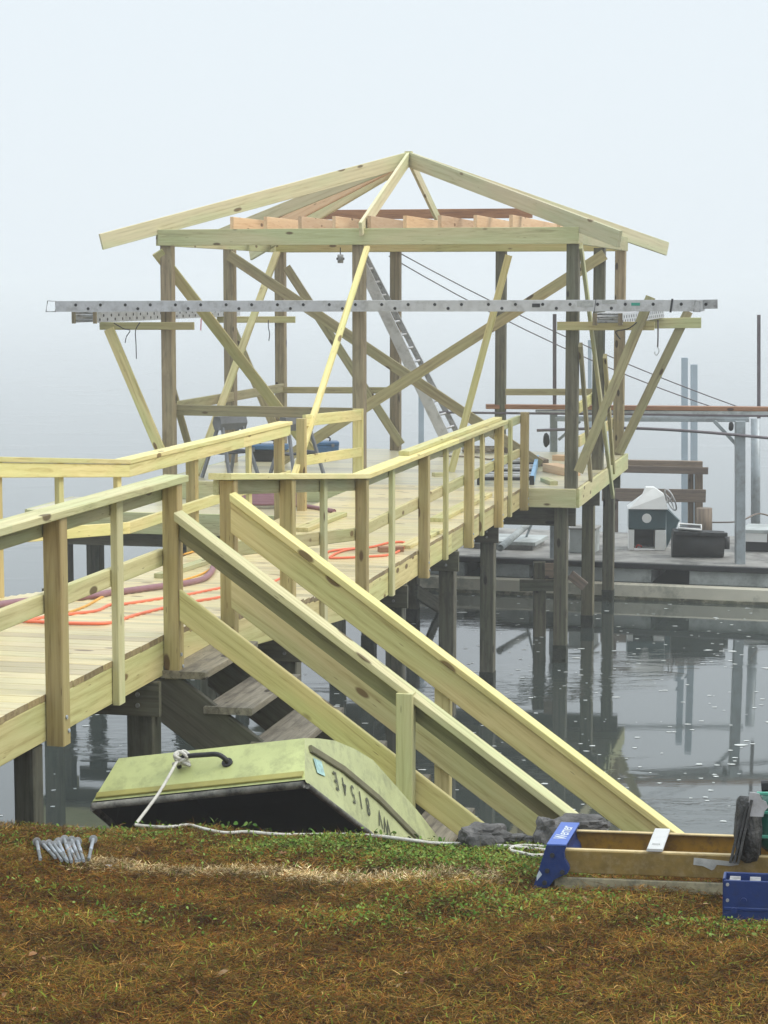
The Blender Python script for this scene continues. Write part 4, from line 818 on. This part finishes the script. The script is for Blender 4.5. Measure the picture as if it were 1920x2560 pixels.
# ================================================================== neighbouring floating dock and boat lift
fd = thing('floating_dock', 'grey floating dock with stained hull on the right beyond the pavilion', 'dock', pz(1500, 1395, .5))
a, b_ = pz(1030, 1384, .51), pz(2120, 1425, .51); ex = (b_-a); LL = ex.length; ex.normalize(); ey = Vector((-ex.y, ex.x, 0)); dk = lambda x, y, z: a+ex*x+ey*y+Z*(z-.51)
def dbox(name, x0, x1, y0, y1, z0, z1, mat, parent, ch=.01): return stick(name, dk(x0, (y0+y1)/2, (z0+z1)/2), dk(x1, (y0+y1)/2, (z0+z1)/2), abs(y1-y0), z1-z0, Z, mat, parent, ch)
dbox('deck_slab', 0, LL, 0, 3.4, .45, .51, CONC, fd); dbox('rim_board', 0, LL, -.05, -.002, .42, .50, DARK, fd)
xs_ = [0, 1.1, 1.25, 2.0, 2.4, 3.33, 3.85, 5.9]
for x0, x1 in ((.05, .75), (1.0, 1.7), (2.05, 3.42), (3.95, 5.9)): dbox('float', x0, min(x1, LL), .03, 3.2, .22, .448, HULL, fd)
dbox('hull_beam', -.1, LL, -.12, .0, -.15, .225, plain('stained_hull', (.66, .62, .50), .8, 0, .15, 1.2, .3, dirt=((.16, .17, .13), .7, 1.6)), fd, .03); dbox('hull_beam', -.1, LL, .0, 3.2, -.2, .2, DARK, fd)
dbox('waterline_growth', -.1, LL, -.135, -.1, -.15, .045, plain('algae', (.10, .10, .06), .85, 0, .6, 3, .8, dirt=((.36, .33, .24), .9, 5)), fd, .01)
# boat console
cn = thing('boat_console', 'white and teal boat console with steering wheel standing on the dock', 'boat console', pz(1618, 1378, .51))
o_c = pz(1572, 1376, .51); cx_, cy_ = Vector((1, -.08, 0)).normalized(), Vector((.08, 1, 0)).normalized(); cp = lambda x, y, z: o_c+cx_*x+cy_*y+Z*z
def cb_(name, x0, x1, y0, y1, z0, z1, mat, ch=.01): return stick(name, cp(x0, (y0+y1)/2, (z0+z1)/2), cp(x1, (y0+y1)/2, (z0+z1)/2), y1-y0, z1-z0, Z, mat, cn, ch)
cb_('base_frame', 0, .075, 0, .45, 0, .30, WHITE); cb_('base_frame', .375, .52, 0, .45, 0, .30, WHITE); cb_('base_frame', 0, .52, .41, .45, 0, .30, TEAL); cb_('base_frame', .075, .375, 0, .45, 0, .025, WHITE)
cb_('opening', .078, .372, .30, .40, .03, .30, BLACK)
tube('red_cable', [cp(.11, .12, .03), cp(.14, .1, .07), cp(.19, .1, .04)], .012, plain('red_cable', (.5, .06, .05), .5), cn, 6); cb_('body', -.005, .525, -.005, .46, .302, .60, TEAL, .02)
VV = [(-.02, -.03, .602), (.55, -.03, .602), (.55, .48, .602), (-.02, .48, .602), (.17, .06, .78), (.50, .02, .80), (.50, .40, .80), (.20, .40, .78), (.24, .12, .90), (.36, .12, .90), (.36, .34, .90), (.24, .34, .90)]
FF = [(0, 1, 5, 4), (1, 2, 6, 5), (2, 3, 7, 6), (3, 0, 4, 7), (4, 5, 9, 8), (5, 6, 10, 9), (6, 7, 11, 10), (7, 4, 8, 11), (8, 9, 10, 11), (3, 2, 1, 0)]
mesh_obj('windshield_cowl', [o_c+cx_*x+cy_*y+Z*z for x, y, z in VV], FF, WHITE, cn)
cyl('round_hatch', cp(.25, -.006, .47), cp(.25, -.02, .47), .068, WHITE, cn, 20)
wc = cp(.60, .2, .72); wx, wy = Vector((.25, .1, -.6)).normalized(), Vector((.2, -.97, .02)).normalized()
tube('steering_wheel', [wc+wx*.17*math.cos(k*.5236)+wy*.17*math.sin(k*.5236) for k in range(12)], .012, ALUD, cn, 6, True, True)
for k in range(3): tube('wheel_spoke', [wc, wc+wx*.16*math.cos(k*2.09)+wy*.16*math.sin(k*2.09)], .009, ALUD, cn, 6)
tube('steering_column', [cp(.5, .2, .66), wc], .02, ALUD, cn, 6)
mesh_obj('side_panel', [cp(.53, .1, .6), cp(.72, .2, .42), cp(.55, .2, .02), cp(.54, .1, .02), cp(.55, .3, .6), cp(.74, .24, .42), cp(.57, .3, .02)], [(0, 1, 2, 3), (0, 4, 5, 1), (1, 5, 6, 2), (3, 2, 6), (0, 3, 6, 4), (4, 6, 5)], TEAL, cn)
# black tub
tb = thing('black_tub', 'big black plastic tub lying on the dock beside the console', 'tub', pz(1750, 1398, .51))
o_t = pz(1684, 1396, .51); M = Matrix.Translation(o_t+Z*.19+Vector((0, .2, 0))) @ frame(Vector((0, 0, 0)), Vector((1, -.09, 0)), Z)
cyl('tub_body', o_t+Z*.20+Vector((0, .2, 0)), o_t+Vector((.72, .14, .185)), .20, BLACK, tb, 22, .185)
stick('tub_rim', o_t+Vector((0, .03, .36)), o_t+Vector((.74, -.03, .34)), .10, .05, Z, BLACK, tb); cyl('tub_cap', o_t+Vector((.72, .14, .20)), o_t+Vector((.80, .13, .20)), .09, BLACK, tb, 12)
hb = thing('hatch_frame', 'white rimmed hatch frame on top of the black tub', 'hatch frame', o_t+Vector((.23, .1, .42)))
tube('hatch_rim', [o_t+Vector(q) for q in ((.07, .02, .42), (.38, .0, .40), (.41, .2, .44), (.10, .24, .46))], .018, WHITE, hb, 8, False, True); stick('hatch_lid', o_t+Vector((.09, .12, .42)), o_t+Vector((.39, .10, .41)), .19, .03, Z, DARK, hb)
# grey bench box
bx_ = thing('dock_bench', 'pale grey bench box at the right end of the dock', 'bench', pz(1900, 1385, .51))
o_b = pz(1853, 1380, .51)
f_ = lambda x, y, z: o_b+ex*x+ey*y+Z*z
stick('bench_top', f_(0, .4, .30), f_(1.3, .4, .30), .8, .05, Z, HULL, bx_); stick('bench_front', f_(.02, .03, .22), f_(.36, .03, .22), .04, .14, Z, WHITE, bx_); stick('bench_body', f_(.05, .4, .13), f_(1.25, .4, .13), .6, .26, Z, DARK, bx_)
# boat lift
bf = thing('boat_lift', 'steel boat lift frame standing over the floating dock', 'boat lift', pz(1620, 1390, .51))
def pole(name, x0, x1, y0, y1, Y, mat, parent, square=True):
    a, b_ = py((x0+x1)/2, y1, Y), py((x0+x1)/2, y0, Y); a.x = a.x; w_ = (x1-x0)/5200*Y*.99
    if square: return stick(name, a, b_, w_, w_, -Vector((0, 1, 0)), mat, parent)
    return cyl(name, a, b_, w_/2, mat, parent, 14)
def hbar(name, x0, y0, x1, y1, h, t_, Y, mat, parent): return stick(name, py(x0, y0, Y), py(x1, y1, Y), h, t_, Vector((0, -1, 0)), mat, parent)
pole('lift_post', 1838, 1862, 1053, 1416, 28.3, STEEL, bf); pole('lift_post', 1375, 1393, 1030, 1402, 28.9, STEEL, bf)
hbar('lift_beam', 1388, 1048, 1872, 1050, .055, .06, 28.6, STEEL, bf); hbar('lift_beam', 1392, 1044, 1872, 1044, .05, .06, 31.0, STEEL, bf)
hbar('lift_brace', 1786, 1053, 1842, 1112, .05, .03, 28.45, STEEL, bf); hbar('lift_brace', 1450, 1053, 1396, 1100, .04, .03, 28.8, STEEL, bf)
tube('lift_pipe', [py(1342, 1076, 28.2), py(1500, 1071, 28.2), py(1600, 1071, 28.2), py(1780, 1082, 28.2), py(2050, 1108, 28.2)], .02, POLE, bf, 8)
tube('cross_pipe', [py(1250, 1370, 28.4), py(1322, 1310, 30.4)], .05, HULL, bf, 10)
tube('lift_brace', [py(1375, 1200, 28.8), py(1300, 1380, 30.8)], .02, STEEL, bf, 6)
for nm, x0, x1, y0, y1, h, mt, lb in (('roof_board', 1215, 2100, 1016, 1024, .06, RUST, 'red brown board lying on top of the boat lift'), ('roof_board', 1340, 2100, 1030, 1033, .05, HULL, 'pale weathered board on the boat lift')):
    tag(hbar(nm, x0, y0, x1, y1, h, .2, 28.7, mt, None), lb, 'board', 'boards laid on the boat lift')
tag(hbar('roof_pipe', 1098, 1031, 2100, 1042, .03, .03, 28.6, POLE, None), 'thin dark pipe sticking out left from the boat lift top', 'pipe')
tag(pole('steel_pole', 1382, 1391, 785, 1034, 28.9, POLE, None), 'dark pole rising over the left post of the boat lift', 'pole'); tag(pole('steel_pole', 1893, 1901, 787, 1046, 30.2, POLE, None), 'dark tall pole near the right edge of the photo', 'pole')
tag(pole('round_piling', 1877, 1901, 1046, 1345, 31.0, STEEL, None, False), 'round grey piling behind the right lift post', 'piling')
tag(pole('pale_pole', 1704, 1719, 894, 1345, 33.5, STEELP, None), 'taller pale blue pole left of its twin', 'pole', 'pair of pale poles'); tag(pole('pale_pole', 1727, 1743, 911, 1345, 32.5, STEELP, None), 'shorter pale blue pole right of its twin', 'pole', 'pair of pale poles')
tag(pole('pale_pole', 1470, 1479, 850, 1200, 33.0, STEELP, None), 'slim pale pole seen between the right pavilion posts', 'pole'); tag(pole('pale_pole', 1046, 1060, 975, 1128, 34.0, STEELP, None), 'slim pale blue pole beyond the middle of the pavilion', 'pole')
tag(lump('lift_motor', py(1366, 1100, 28.5), (.045, .045, .09), DARK, 4, amp=.15, sub=3), 'dark bag shaped float hanging left of the lift post', 'float'); tag(lump('hanging_bulb', py(1828, 1066, 28.3), (.035, .035, .06), DARK, 5, amp=.1, sub=3), 'small dark bulb hanging below the boat lift beam', 'float')
# old pier railing
op = thing('old_pier_rail', 'weathered brown rail of an old pier behind the dock', 'railing', py(1700, 1330, 32.2))
hbar('rail_board', 1540, 1156, 1755, 1160, .09, .14, 32.0, OLDW, op); hbar('rail_board', 1540, 1172, 1770, 1177, .11, .05, 31.9, OLDW, op); hbar('rail_board', 1505, 1236, 1764, 1240, .20, .05, 31.9, OLDW, op)
pole('rail_post', 1738, 1756, 1168, 1340, 32.1, OLDW, op); pole('rail_post', 1720, 1733, 1185, 1340, 32.2, OLDW, op); pole('rail_post', 1530, 1545, 1170, 1345, 32.2, OLDW, op)
tag(pole('wood_piling', 1741, 1781, 1270, 1345, 31.0, OLDW, None, False), 'short thick wooden piling behind the black tub', 'piling')
tag(tube('dock_line', [py(1781, 1306, 31), py(1835, 1305, 30.5), py(1862, 1298, 29), py(1896, 1284, 30), py(1930, 1292, 30)], .012, OLDW, None, 6), 'brown line strung between the pilings at the right edge', 'line')
# gear on the dock, left of the console
gb = thing('dock_box', 'grey weathered box standing on the dock under the pavilion', 'box', pz(1450, 1375, .51))
c = pz(1430, 1378, .51); stick('box_body', c+Z*.17, c+Z*.17+ex*.36, .4, .33, Z, HULL, gb); stick('box_lid', c+Z*.35-ex*.02, c+Z*.35+ex*.38, .44, .03, Z, CONC, gb)
gb = thing('low_platform', 'pale low slab standing on the left part of the dock', 'slab', pz(1250, 1370, .51)); c = pz(1180, 1362, .51)
stick('slab_top', c+Z*.10, c+Z*.10+ex*1.05, .9, .05, Z, HULL, gb); stick('slab_base', c+Z*.04+ex*.05, c+Z*.04+ex*1.0, .8, .08, Z, CONC, gb)
# old broken pile under the pavilion
ob = thing('old_pile', 'dark old pile with a crossbar standing in the water under the pavilion', 'pile', Vector((1.9, 25.5, 0)))
a = py(1349, 1590, 25.4); stick('shaft', a-Z*1, py(1349, 1405, 25.4), .15, .15, Vector((0, -1, 0)), PILE, ob); hbar('crossbar', 1299, 1463, 1400, 1463, .14, .06, 25.3, PILE, ob)
hbar('crossbar', 1362, 1426, 1402, 1426, .18, .05, 25.2, OLDW, ob); hbar('crossbar', 1425, 1436, 1462, 1466, .12, .06, 25.3, OLDW, ob)

# ================================================================== fog
m, t, b = new_mat('fog'); t.nodes.remove(b); vp = t.nodes.new('ShaderNodeVolumePrincipled'); vp.inputs['Color'].default_value = (.97, .987, 1.0, 1); vp.inputs['Density'].default_value = .0026; vp.inputs['Anisotropy'].default_value = 0.0
t.links.new(vp.outputs[0], t.nodes['Material Output'].inputs['Volume'])
x0, x1, y0, y1, z0, z1 = -900, 900, -30, 1600, -2.7, 7.2
tag(mesh_obj('haze', [(x, y, z) for x in (x0, x1) for y in (y0, y1) for z in (z0, z1)], [(0, 1, 3, 2), (4, 6, 7, 5), (0, 4, 5, 1), (2, 3, 7, 6), (0, 2, 6, 4), (1, 5, 7, 3)], m, None), 'pale fog over the river', kind='stuff')
